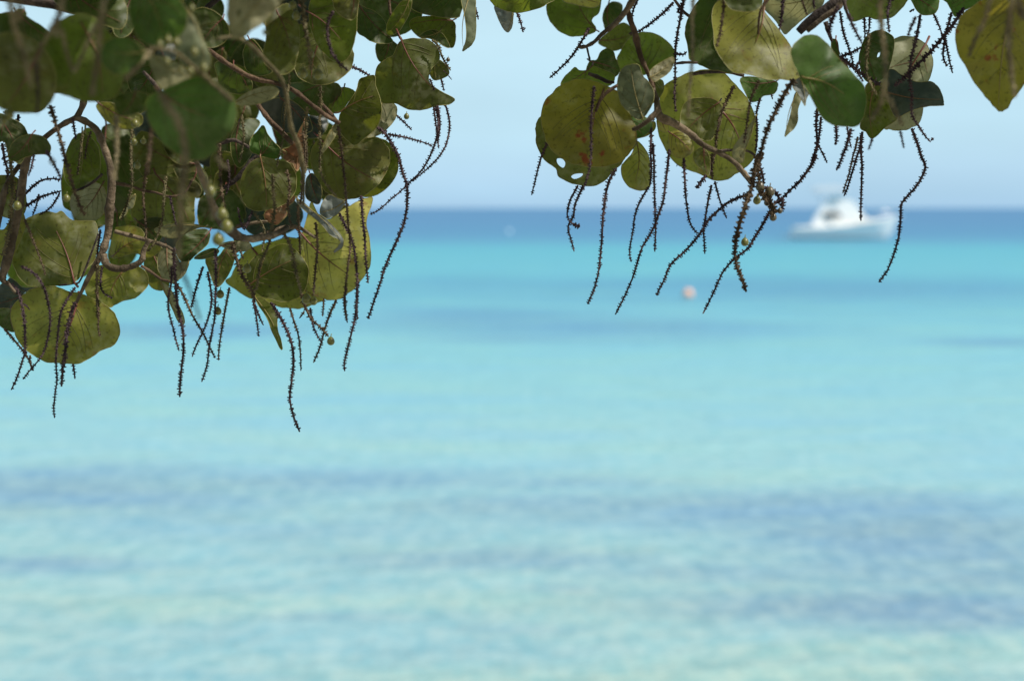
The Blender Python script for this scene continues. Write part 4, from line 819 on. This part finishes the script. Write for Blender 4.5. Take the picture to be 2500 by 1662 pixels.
# ---- branches, radii in photo pixels
for (par, t, d, r, pts, m) in [
 (LB,'V',2.5,[9,8,7],[(470,-900),(450,-500),(430,-200),(425,200),(412,470),(390,545),(370,578)],M_bark),
 (LB,'V',2.5,[7,6.5,6,6,5,5],[(372,575),(300,612),(210,680),(130,765),(60,855),(20,925),(-10,1010)],M_bark),
 (LB,'V',2.5,[8,8,8.5,9,10,11,9,7,5,3.5],[(372,575),(430,600),(478,645),(508,720),(540,820),(545,920),(535,1020),(530,1120),(500,1230),(450,1320),(400,1420),(372,1480)],M_bark),
 (LB,'V',2.48,[9,8.5,7.5,7,6],[(505,1240),(520,1290),(570,1312),(640,1302),(690,1272),(702,1222),(730,1170)],M_bark),
 (LB,'V',2.48,[4,3.5,3,2.5],[(690,1298),(740,1330),(790,1365),(830,1372)],M_twig),
 (LB,'V',2.55,[5,5,4,3.5],[(560,1130),(655,1155),(740,1180),(820,1205),(855,1235)],M_bark),
 (LB,'V',2.48,[9,10,10.5,10.5,11.5,12,8,4,3],[(140,740),(115,850),(103,950),(85,1050),(55,1180),(32,1280),(12,1360),(45,1390),(75,1430)],M_bark),
 (LB,'V',2.46,[5,6,6],[(30,900),(10,1010),(-10,1110)],M_bark),
 (LB,'V',(2.3,2.35),[13,12,12,10,8],[(-200,-60),(60,-10),(260,22),(420,60),(560,100),(650,112)],M_bark_dark),
 (LB,'V',(2.15,2.45),[5,8,11,13,9,8,6],[(955,780),(1000,900),(1055,1035),(1120,1120),(1200,1165),(1330,1150),(1400,1112)],M_bark),
 (LB,'D',2.55,[5,4.5,4,3],[(300,800),(400,775),(500,755),(600,748)],M_bark),
 (LB,'D',2.56,[7,8,6,7,6,5,4,3],[(280,920),(360,900),(450,915),(600,860),(740,812),(880,800),(960,840),(1060,905)],M_bark),
 (LB,'V',(2.0,2.15),[4,5,5.5,5,5,6,6,3],[(1060,190),(1150,182),(1220,220),(1300,300),(1370,380),(1400,480),(1420,620),(1460,720),(1480,850),(1482,1000)],M_spike_olive),
 (LB,'V',2.42,[6,6,5.5,5],[(1020,245),(1110,312),(1230,380),(1330,402),(1430,440),(1520,510),(1600,570),(1660,602)],M_twig),
 (LB,'V',2.45,[5,6,6,5],[(1255,505),(1310,580),(1370,640),(1430,705)],M_twig),
 (LB,'V',2.62,[3.5,3,2.5],[(500,850),(440,900),(370,932)],M_bark_dark),
 (LB,'V',2.70,[5,3.5,3,2.5,2.5],[(565,895),(620,905),(700,930),(760,940),(830,960),(900,940),(940,875)],M_twig),
 (LB,'D',2.60,[4,6,5,3],[(180,430),(300,345),(400,225),(480,135),(530,108)],M_bark_dark),
 (LB,'B',2.55,[4,5,4,3],[(100,1400),(250,1342),(350,1370),(440,1425)],M_bark_dark),
 (LB,'V',(1.82,1.86),[3,4.5,5,6,7],[(740,235),(850,252),(960,340),(1040,410),(1135,492)],M_spike_olive),
 (LB,'V',2.4,[4,5,6],[(700,350),(770,430),(800,500)],M_bark_dark),
 (LB,'V',2.7,[8,7,6],[(1500,-600),(1300,-200),(1020,30),(990,120),(1020,245)],M_bark_dark),
 (LB,'V',2.55,[3,3,2.5],[(1900,-60),(1905,60),(1940,160),(1965,200)],M_twig),
 (LB,'V',2.6,[5,5,4,3],[(1560,500),(1640,590),(1680,700),(1700,780)],M_twig),
 (LB,'C',2.58,[2.5,2.5,2],[(940,870),(780,1290),(700,1340),(560,1360)],M_bark_dark),
 (LB,'V',(2.5,2.3),[30,26,16,9],[(-900,-1400),(-200,-1000),(700,-700),(1500,-600)],M_bark),
 (LB,'V',(2.5,2.4),[22,16,13],[(-900,-1400),(-500,-600),(-200,-60)],M_bark),
 (RB,'Q',(2.5,2.4),[14,12,9,8],[(2600,-1200),(2000,-900),(1300,-700),(1000,-300),(900,-60)],M_bark),
 (RB,'Q',2.40,[8,7.5,6,5,4,2.5],[(905,-40),(850,60),(760,170),(660,250),(600,310),(520,350),(480,345)],M_bark),
 (RB,'Q',2.42,[6,7,7.5,7,6,5,5],[(850,80),(870,160),(900,240),(920,340),(950,440),(1000,545),(1035,650)],M_twig),
 (RB,'Q',2.40,[5,8,11,9,8,7,6,6,6],[(1035,650),(1060,750),(1080,850),(1180,900),(1300,975),(1400,1062),(1540,1130),(1640,1200),(1720,1290),(1765,1335)],M_bark),
 (RB,'Q',2.38,[8,6,4],[(1080,800),(1000,880),(930,930),(880,950)],M_bark),
 (RB,'Q',2.6,[3,3.5,4],[(1160,-40),(1250,80),(1305,125)],M_twig),
 (RB,'J',2.35,[15,14,13,10],[(640,-200),(460,-30),(300,95),(100,240),(0,335)],M_bark_dark),
 (RB,'J',2.33,[7,7,5],[(480,-20),(400,90),(240,200),(90,330)],M_bark),
 (RB,'J',(2.35,2.5),[20,18,15],[(2400,-1600),(1400,-700),(640,-200)],M_bark),
 (RB,'I',2.26,[4,3.5,2],[(1285,-20),(1200,120),(1178,330)],M_twig),
 (RB,'H',2.36,[4,4.5,3.5,3],[(1010,425),(900,500),(840,580),(800,680)],M_twig),
 (RB,'Q',2.5,[3,3,2.5],[(1470,1110),(1600,1100),(1720,1105),(1780,1140)],M_bark_dark),
 (RB,'L',2.42,[6,6,5,4],[(370,60),(430,140),(490,220),(540,280)],M_bark),
 (RB,'I',2.5,[3,3.5,3],[(395,610),(480,600),(600,602)],M_bark_dark),
 (RB,'Q',2.6,[4,4,4],[(1320,545),(1420,530),(1580,530),(1700,555)],M_bark_dark),
 (RB,'J',2.3,[5,4,3],[(470,0),(500,120),(540,220)],M_bark_dark),
 (RB,'J',2.4,[6,5,3],[(280,230),(310,330),(350,440)],M_bark_dark),
 (RB,'Q',2.5,[3,2.5,2],[(480,350),(540,340),(560,400),(572,450)],M_bark_dark),
 (RB,'Q',2.55,[4,5,3],[(560,540),(640,570),(700,600),(750,605)],M_bark_dark),
]: branch(par, t, d, r, pts, m)

# ---- hanging flower spikes
SP = M_spike; SB = M_spike_brown; SO = M_spike_olive
for row in [
 # lower left, sharp
 ('E',2.55,[(40,598),(140,710),(220,810),(280,900),(322,1000)],1.0,SB),
 ('E',2.5,[(60,150),(160,222),(200,330),(230,500),(240,700),(235,830),(200,950),(160,1070),(105,1188)],1.15,SP),
 ('E',2.5,[(230,360),(258,385),(290,422)],.8,SP),
 ('E',2.48,[(200,0),(300,50),(370,120),(430,230),(460,350),(480,470),(470,620),(440,760),(390,870),(300,980),(220,1080)],1.05,SP),
 ('E',2.55,[(290,850),(285,920),(318,990)],.9,SB),
 ('E',2.46,[(720,200),(640,320),(580,450),(560,600),(545,750),(535,920),(545,1080),(530,1200),(515,1350),(523,1457)],1.0,SP),
 ('E',2.45,[(720,340),(680,450),(650,580),(630,720),(620,850),(600,980),(588,1158)],1.5,SP),
 ('E',2.62,[(698,930),(708,1000),(720,1085)],.95,SP),
 ('E',2.5,[(930,-60),(925,120),(935,300),(945,450),(940,580),(957,682)],.95,SB),
 ('E',2.5,[(975,0),(960,150),(980,240),(1030,280),(1080,305)],.95,SP),
 ('E',2.55,[(1640,0),(1640,150),(1610,300),(1620,450),(1660,600),(1690,730),(1718,822)],1.0,SP),
 ('E',2.5,[(1670,-180),(1665,0),(1680,150),(1690,300),(1720,480),(1750,620),(1755,800),(1740,950),(1725,1100),(1720,1252)],1.35,SP),
 ('E',2.52,[(1680,160),(1740,250),(1800,380),(1870,520),(1950,650),(2000,760),(2062,882)],1.05,SB),
 ('E',2.58,[(1945,0),(1900,130),(1860,270),(1828,405)],1.1,SP),
 ('E',2.55,[(1985,50),(2010,180),(2025,320),(2000,470),(1940,630),(1880,750),(1838,867)],1.0,SP),
 ('E',2.5,[(2060,-160),(2065,150),(2060,300),(2055,480),(2030,620),(2000,780),(1980,950),(1928,1108)],1.1,SP),
 ('E',2.62,[(2195,200),(2170,330),(2140,500),(2110,680),(2095,800),(2090,907)],1.0,SB),
 ('F',2.55,[(850,120),(880,260),(895,370),(908,478)],.95,SP), ('F',2.52,[(870,170),(910,280),(952,368)],.95,SP),
 ('F',2.55,[(1020,150),(1090,250),(1150,360),(1210,500),(1240,650),(1235,800),(1215,950),(1205,1080),(1230,1200),(1270,1320),(1302,1390)],1.3,SP),
 ('F',2.58,[(1205,205),(1250,350),(1290,480),(1305,620),(1312,808)],.95,SB),
 ('F',2.5,[(1310,60),(1390,280),(1480,370),(1580,480)],1.25,SB),
 ('F',2.52,[(1400,200),(1420,340),(1460,450),(1525,552)],.95,SP),
 ('F',2.5,[(1345,235),(1292,307)],.9,SB), ('F',2.62,[(1530,110),(1525,200),(1520,287)],.9,SB),
 ('F',2.6,[(1650,125),(1590,260),(1540,400),(1500,560),(1428,733)],1.1,SB),
 ('F',2.55,[(1745,0),(1725,130),(1735,240),(1759,350)],1.0,SP),
 ('F',2.52,[(1850,-60),(1845,180),(1820,340),(1780,500),(1740,660),(1725,740),(1732,808)],1.2,SP),
 # the long one at the right edge of the left bough, and the loop behind it
 ('V',2.5,[(1840,620),(1880,652),(1940,750),(1965,840),(1985,900),(1988,980),(1975,1080),(1940,1170),(1890,1280),(1850,1400),(1820,1490),(1796,1560)],1.3,SP),
 ('V',2.55,[(2125,510),(2140,600),(2130,680),(2100,760),(2060,830),(2000,890),(1960,930),(1900,980),(1850,1025),(1802,1048)],1.0,SP),
 ('V',2.58,[(2172,505),(2195,600),(2180,700),(2140,770),(2080,830),(2005,890)],.95,SP),
 ('V',2.55,[(2115,510),(2130,620),(2143,732)],.9,SP), ('V',2.56,[(2135,515),(2148,610),(2136,700)],1.1,SP),
 ('V',2.58,[(1893,655),(1980,672),(2050,690),(2112,713)],1.0,SP),
 ('V',2.6,[(1928,555),(1970,595),(2012,637)],.95,SP), ('V',2.62,[(1700,318),(1760,345),(1808,372)],1.25,SP),
 ('V',2.5,[(2098,385),(2108,410),(2122,442)],.9,SP), ('V',2.6,[(2153,385),(2160,410),(2168,445)],.9,SP),
 ('V',2.5,[(2110,195),(2140,225),(2165,290),(2203,348)],1.1,SO), ('V',2.55,[(2165,345),(2185,365),(2207,392)],.5,SP),
 # inside the left bough
 ('V',2.2,[(1470,-40),(1490,130),(1510,250),(1520,350)],1.6,SO), ('V',2.25,[(1628,55),(1600,120),(1605,210),(1640,290),(1702,348)],1.2,SP),
 ('V',2.42,[(1565,420),(1565,520),(1560,620),(1565,720),(1562,800),(1580,880),(1650,970)],1.15,SO),
 ('V',2.4,[(1650,615),(1665,720),(1680,850),(1690,970),(1700,1100),(1710,1200),(1695,1330),(1685,1450),(1692,1566)],1.15,SB),
 ('V',2.4,[(1410,360),(1410,420),(1390,560),(1380,680),(1350,820)],.9,SO), ('V',2.5,[(1500,520),(1490,650),(1500,750),(1490,850)],1.2,SO),
 ('V',2.5,[(1655,1040),(1680,1090),(1720,1180),(1740,1300),(1745,1400),(1740,1500),(1746,1566)],1.15,SP),
 ('V',2.5,[(1763,955),(1770,1060),(1780,1150),(1785,1260),(1797,1382)],1.2,SP),
 ('V',2.4,[(1330,850),(1335,950),(1340,1030),(1325,1120),(1310,1200),(1270,1290),(1255,1400),(1240,1420)],1.3,SO),
 ('V',2.42,[(1400,830),(1415,920),(1405,1010),(1420,1100)],1.1,SB), ('V',2.42,[(1370,1120),(1410,1180),(1430,1250),(1450,1350),(1472,1435)],1.3,SO),
 ('V',2.45,[(1540,1085),(1550,1200),(1540,1320),(1530,1445)],1.1,SB), ('V',2.45,[(1455,1000),(1460,1120),(1466,1245)],1.1,SB),
 ('V',2.45,[(1478,640),(1490,760),(1480,880),(1465,1000)],1.3,SB),
 ('V',2.38,[(1072,700),(1075,850),(1085,950),(1097,1025)],1.2,SB), ('V',2.5,[(720,790),(700,950),(710,1080),(715,1185)],1.1,SB),
 ('V',2.5,[(810,860),(800,980),(790,1080),(760,1170),(720,1230)],1.1,SO), ('V',2.6,[(828,955),(845,1030),(862,1105)],1.0,SP),
 ('V',2.5,[(645,630),(640,760),(645,880),(625,980),(590,1080)],1.1,SO), ('V',2.45,[(120,1070),(160,1170),(200,1270),(222,1345)],.9,SB),
 ('V',2.25,[(245,515),(270,600),(300,700),(330,820),(370,950),(412,1055)],1.5,SB),
 ('V',2.4,[(355,575),(362,630),(372,685)],1.0,SP), ('V',2.2,[(225,735),(270,815),(302,880)],1.3,SP), ('V',2.3,[(165,755),(155,810),(138,862)],1.0,SP),
 ('V',2.55,[(122,948),(190,888),(250,872),(297,880)],1.15,SP), ('V',2.55,[(125,1008),(200,962),(300,932)],1.15,SP),
 ('V',2.58,[(190,948),(178,1000),(158,1055)],.9,SP), ('V',2.58,[(290,945),(250,1010),(185,1055)],.9,SP),
 ('V',2.05,[(565,560),(570,700),(560,880)],1.6,SO), ('V',2.1,[(740,555),(735,700),(720,855)],1.5,SB), ('V',2.6,[(405,640),(392,750),(378,860)],1.0,SO),
 ('V',2.6,[(445,640),(425,700),(415,780)],.9,SB), ('V',2.45,[(30,540),(32,680),(52,800),(60,950),(48,1100),(12,1250)],1.5,SO),
 ('V',2.5,[(90,560),(80,680),(110,800),(85,930),(70,1080)],1.2,SP), ('V',2.5,[(10,700),(22,780),(40,850),(30,960)],1.2,SP),
 ('V',2.5,[(1240,1040),(1290,1120),(1280,1230)],1.0,SO), ('V',2.55,[(1180,560),(1190,680),(1170,800)],1.0,SO), ('V',2.6,[(1110,780),(1120,880),(1100,960)],1.0,SP),
 ('V',2.5,[(1230,1030),(1190,1120),(1160,1010)],.9,SP), ('V',2.5,[(480,1290),(472,1400),(476,1560)],1.0,SO), ('V',2.55,[(490,1120),(480,1200),(470,1290)],1.0,SP),
 ('V',2.48,[(1130,1180),(1180,1340),(1230,1420),(1245,1480)],1.6,SB), ('V',2.45,[(1170,1220),(1190,1270)],.9,SB),
 # near, out of focus
 ('V',1.72,[(38,-60),(70,120),(110,250),(140,360),(152,435)],1.9,SO), ('V',1.72,[(95,-40),(98,40),(100,112)],1.7,SO),
 ('V',1.75,[(315,-60),(290,80),(268,182)],2.0,SO), ('V',1.78,[(285,80),(240,160),(200,240),(172,312)],1.5,SO),
 ('V',1.72,[(525,-60),(495,80),(480,250),(460,390),(448,475)],1.9,SO), ('V',1.8,[(298,140),(330,270),(356,355)],1.4,SO), ('V',1.8,[(475,110),(400,270),(358,362)],1.4,SO),
 ('V',1.85,[(752,228),(700,290),(650,350),(608,395)],1.7,SO), ('V',1.72,[(780,455),(850,560),(890,650),(905,760),(890,900),(880,1100),(870,1260)],2.2,SO),
 ('V',1.75,[(870,1255),(900,1350),(945,1460),(978,1566)],1.2,SP), ('V',1.8,[(175,300),(185,430),(180,560)],1.3,SP), ('V',1.9,[(1055,760),(1080,800),(1120,828)],1.6,SO),
 ('V',1.85,[(1000,860),(1020,960),(1040,1080)],1.5,SO),
 ('G',2.55,[(425,60),(445,120),(462,192)],.95,SP),
]: spike(LB, row[0], row[1], row[2], row[3], row[4])
for row in [
 ('G',2.6,[(828,120),(860,200),(893,312)],1.05,SP), ('G',2.62,[(885,290),(910,270)],.7,SP),
 ('G',2.5,[(2000,-30),(1950,80),(1928,182)],1.1,SP), ('G',2.6,[(2330,25),(2230,130),(2120,220),(2000,300),(1900,322)],1.15,SP),
 ('G',2.5,[(1520,270),(1430,430),(1340,560),(1240,660),(1142,750)],1.15,SP),
 ('Q',2.45,[(1258,-20),(1240,100),(1210,250),(1195,400),(1195,560),(1190,720),(1205,830)],1.2,SP),
 ('Q',2.05,[(1330,-20),(1320,200),(1320,420),(1300,650),(1290,870)],1.3,SO),
 ('Q',2.35,[(600,630),(590,740),(580,880),(580,1050),(575,1180),(550,1300),(515,1400)],1.15,SP),
 ('K',2.55,[(630,285),(560,420),(530,540),(540,610),(590,660),(645,682)],1.0,SP), ('K',2.55,[(585,655),(620,670),(655,680)],1.6,SP),
 ('K',2.58,[(680,285),(640,380),(600,480),(590,570),(545,660),(540,720),(570,820),(596,918)],1.05,SP),
 ('K',2.6,[(340,-130),(285,0),(250,120),(220,250),(184,388)],1.0,SP),
 ('K',2.5,[(1000,120),(940,220),(900,350),(880,500),(865,660),(860,800),(845,960),(830,1100),(790,1260),(724,1423)],1.2,SP),
 ('K',2.6,[(1310,295),(1230,430),(1180,560),(1160,700),(1135,840),(1125,940),(1144,1028)],.95,SP),
 ('K',2.52,[(1345,-120),(1358,60),(1360,200),(1365,400),(1370,560),(1375,700),(1365,928)],1.1,SP),
 ('Q',2.56,[(1020,935),(1015,1100),(1020,1250),(1008,1370)],1.15,SP),
 ('K',2.5,[(1505,-60),(1490,100),(1470,250),(1450,420),(1400,570),(1340,720),(1250,870),(1200,1020),(1160,1150),(1090,1320),(984,1528)],1.15,SP),
 ('K',2.55,[(1640,0),(1650,180),(1660,350),(1680,530),(1710,660),(1782,755)],1.1,SP), ('K',2.6,[(1580,80),(1578,100)],.4,SP),
 ('K',2.58,[(1910,280),(1880,420),(1850,600),(1835,700),(1840,830),(1846,948)],1.05,SP), ('K',2.6,[(1940,245),(1980,400),(2020,510),(2056,608)],.95,SP),
 ('K',2.5,[(2260,375),(2100,430),(1990,510),(1880,620),(1790,760),(1680,890),(1570,990),(1510,1060),(1460,1180),(1410,1280),(1385,1352)],1.25,SP),
 ('K',2.5,[(1910,140),(1840,210),(1763,315)],1.5,SP), ('K',2.55,[(1920,-20),(1910,100),(1920,240)],1.3,SB),
 ('L',2.5,[(710,520),(640,650),(560,780),(500,880),(400,960),(330,1020),(250,1120),(190,1250),(120,1400),(60,1517)],1.15,SP),
 ('L',2.5,[(1150,-10),(1090,110),(1000,230),(900,330),(820,410),(755,465)],1.4,SP), ('L',2.55,[(1205,-40),(1230,25),(1256,77)],.8,SP),
 ('I',2.5,[(1745,1040),(1735,1200),(1745,1380),(1710,1490),(1685,1575)],1.3,SP), ('I',2.52,[(1780,1120),(1770,1250),(1752,1380),(1740,1460)],1.1,SP), ('I',2.56,[(1755,1385),(1800,1480),(1842,1562)],.8,SP),
 ('I',2.4,[(1922,1190),(1930,1300),(1920,1392)],1.3,SP),
 ('L',2.35,[(1480,-260),(1440,-100),(1400,0),(1370,80),(1338,152)],1.4,SP),
 ('L',2.55,[(1575,-200),(1570,-80),(1540,0),(1490,170),(1450,300),(1408,398)],1.1,SP), ('L',2.6,[(1545,-180),(1520,-60),(1500,0),(1460,180),(1400,362)],.95,SB),
 ('L',2.5,[(1590,-230),(1575,-60),(1585,100),(1580,300),(1575,450),(1575,632)],1.15,SP), ('J',2.6,[(505,1320),(520,1420),(552,1562)],.8,SP),
 ('L',2.45,[(2060,-260),(2110,-130),(2150,0),(2190,100),(2160,200),(2100,300),(2000,410),(1960,480),(1955,600),(1940,750),(1910,880),(1870,1000),(1820,1110),(1744,1213)],1.2,SP),
 ('J',2.4,[(1240,1300),(1320,1420),(1387,1492)],1.0,SP), ('J',2.4,[(1385,1470),(1408,1445)],.8,SP), ('J',2.15,[(1060,1365),(1080,1460),(1102,1550)],.9,SP), ('J',2.15,[(772,1440),(750,1510),(728,1572)],.9,SP),
 ('J',2.45,[(430,120),(470,350),(530,520),(580,720)],1.1,SP), ('J',2.2,[(515,140),(580,300),(665,465)],1.3,SP), ('J',2.58,[(685,185),(690,300),(692,410)],1.0,SP), ('J',2.58,[(742,180),(738,270),(730,355)],1.0,SP),
 ('J',2.35,[(965,-20),(930,150),(950,350)],1.2,SP), ('J',2.0,[(850,-20),(860,200),(880,400),(910,700),(900,900),(850,1100),(750,1260)],1.8,SO), ('J',2.05,[(900,980),(980,1100),(1080,1310)],1.6,SO),
 ('J',2.4,[(1272,155),(1230,400),(1180,600),(1160,800),(1180,1000),(1180,1180),(1240,1310)],1.25,SP), ('J',2.2,[(1225,175),(1180,280),(1138,385)],1.2,SP),
 ('J',2.5,[(1410,150),(1470,280),(1505,375)],1.0,SP), ('J',2.45,[(1600,130),(1560,280),(1530,380),(1550,500),(1580,650),(1612,772)],1.1,SP),
 ('J',2.42,[(1725,85),(1620,250),(1500,400),(1400,520),(1300,620),(1180,740),(1000,900)],1.6,SP), ('J',2.45,[(1530,400),(1510,600),(1555,695)],1.2,SP),
 ('J',2.45,[(430,600),(560,545),(660,495)],1.3,SP), ('J',2.44,[(430,590),(560,700),(700,800),(860,900)],1.6,SP), ('J',2.5,[(1160,125),(1210,95)],1.0,SP),
 ('J',2.3,[(740,350),(710,600),(720,800),(820,1000)],1.2,SO), ('J',2.35,[(640,640),(600,720),(680,860)],1.2,SP),
 ('J',1.95,[(2005,-20),(1950,200),(1850,400),(1775,605)],1.6,SO), ('J',1.9,[(2232,-20),(2190,400),(2220,700),(2262,1025)],1.9,SO), ('J',1.9,[(2290,-20),(2320,90),(2348,215)],2.4,SO),
 ('J',2.2,[(410,60),(330,260),(320,380)],1.6,SP),
 ('I',2.2,[(855,-20),(830,250),(780,455)],1.2,SB), ('I',2.4,[(1420,-20),(1400,200),(1380,305)],1.3,SP), ('I',2.4,[(1590,-20),(1650,150)],.9,SB), ('I',2.4,[(1710,-20),(1715,92)],1.0,SP),
 ('I',2.5,[(950,820),(880,960),(830,1080),(790,1250),(770,1450),(740,1572)],1.15,SB), ('I',2.3,[(1190,770),(1110,950),(1070,1200),(1045,1380)],1.1,SB), ('I',2.52,[(1200,940),(1165,1080),(1170,1250),(1158,1455)],1.0,SP),
 ('I',2.6,[(1305,900),(1320,962)],.8,SP), ('I',2.5,[(460,130),(410,110),(470,20)],1.1,SP), ('I',2.5,[(400,520),(470,520),(500,490)],1.1,SP),
 ('L',2.4,[(640,-30),(600,60),(590,160),(610,280)],1.6,SB), ('L',2.42,[(560,40),(620,140),(650,280)],1.4,SP), ('L',2.42,[(600,330),(680,420),(740,500),(720,590)],2.2,SB), ('L',2.45,[(820,400),(825,480),(800,545)],1.5,SP),
 ('L',2.45,[(650,300),(700,330),(760,350),(800,430)],1.6,SP), ('L',2.45,[(740,440),(790,450),(815,420)],1.2,SP),
]: spike(RB, row[0], row[1], row[2], row[3], row[4])
spike(RB, 'I', (2.25, 2.3), [(1530,760),(1490,810),(1420,920),(1350,1060),(1270,1230),(1220,1400),(1180,1560)], 1.8, SB)
spike(RB, 'L', (2.3, 2.36), [(590,-10),(560,120),(540,260),(510,360),(470,480),(430,600),(395,720),(370,900),(385,1050),(430,1160),(480,1308)], 1.9, SB)

# ---- fruits
for (par, t, d, x, y, r, m) in [(LB,'A',1.84,1610,390,40,0),(LB,'A',1.84,1690,412,40,0),(LB,'A',1.84,1530,430,36,0),(LB,'A',1.84,1860,505,42,0),(LB,'A',1.84,1950,655,42,0),(LB,'A',1.84,1820,685,38,0),(LB,'A',1.84,1720,672,38,0),(LB,'A',1.84,1600,595,34,0),
 (LB,'A',1.86,1835,82,32,0),(LB,'A',1.86,2290,140,30,0),(LB,'B',1.9,580,312,28,0),(LB,'A',2.0,90,1100,46,0),(LB,'A',2.0,40,1155,44,0),(LB,'D',2.1,50,462,56,0),(LB,'D',2.1,165,680,56,0),(LB,'D',2.1,210,800,60,0),(LB,'D',2.1,130,922,58,0),
 (LB,'D',2.44,405,1200,42,0),(LB,'D',2.44,972,1492,46,0),(LB,'D',2.44,1040,1512,38,0),(LB,'E',2.5,2108,270,38,0),(LB,'E',2.5,2085,432,36,0),(LB,'F',2.48,1598,522,38,0),
 (LB,'V',2.2,1478,360,24,0),(LB,'V',2.2,1552,366,25,0),(LB,'V',2.2,1518,266,18,0),(LB,'V',2.2,1448,80,22,0),(LB,'V',2.2,1430,28,20,0),(LB,'V',2.58,1985,570,14,0),(LB,'V',2.56,2188,293,10,1),
 (LB,'V',2.3,655,695,16,0),(LB,'V',2.3,700,690,14,0),(LB,'V',2.3,670,810,17,0),(LB,'V',2.4,325,970,18,0),(LB,'V',2.3,660,605,20,0),(LB,'C',2.4,165,600,42,0),(LB,'V',1.9,255,790,14,1),
 (RB,'L',2.4,580,432,38,0),(RB,'L',2.38,465,830,38,0),(RB,'L',2.42,610,300,44,1),(RB,'L',2.42,705,350,46,1),(RB,'L',2.42,735,592,36,1),(RB,'L',2.42,800,530,26,1),(RB,'L',2.44,680,450,34,1)]:
    fruit(par, t, d, x, y, r, M_fruit_dark if m else None)

# ---- the rest of the crown, above the frame: it shades what hangs below
# openings in the crown through which single leaves catch the sun
GLINTS = [(P(*S('I', [(1060, 420)])[0], 2.3), .13), (P(*S('I', [(880, 610)])[0], 2.3), .05), (P(*S('D', [(1420, 1050)])[0], 2.7), .10), (P(*S('E', [(620, 620)])[0], 2.56), .09),
          (P(*S('A', [(1990, 1370)])[0], 1.95), .03), (P(*S('B', [(1750, 850)])[0], 2.5), .05), (P(*S('H', [(1700, 400)])[0], 2.68), .05)]
def crown(par, n, xr, yr, seed, mats, zmin=.0, zt=1.25):
    rnd = random.Random(seed); b = MB()
    for i in range(n):
        y = rnd.uniform(*yr); x = rnd.uniform(*xr)
        zl = EYE + max(.17 * y + .16, .30) + zmin
        z = zl + rnd.random() ** 1.3 * zt
        c = Vector((x, y, z)); r = rnd.uniform(.06, .11)
        if any((c - g).cross(to_sun).length < gr + r * .6 for g, gr in GLINTS): continue
        nrm = Vector((rnd.gauss(0, .6), rnd.gauss(0, .6), 1)).normalized(); u = nrm.orthogonal().normalized(); v = nrm.cross(u)
        a0 = rnd.uniform(0, 6); vs = [c - nrm * r * .12]
        for k in range(10):
            a = a0 + 2 * pi * k / 10; vs.append(c + (u * cos(a) + v * sin(a)) * r * (1 + .1 * sin(3 * a)) + nrm * r * .1 * sin(2 * a))
        b.add(vs, [(0, 1 + k, 1 + (k + 1) % 10) for k in range(10)], rnd.randrange(len(mats)))
    o = b.build('crown', mats, par); tag(o, kind='stuff')
crown(LB, 2200, (-2.6, .15), (-2.4, 4.8), 3, [LEAFM['dark'], LEAFM['olive'], LEAFM['lime']])
crown(RB, 1350, (.15, 3.0), (-2.0, 4.4), 4, [LEAFM['dark'], LEAFM['olive'], LEAFM['lime']])
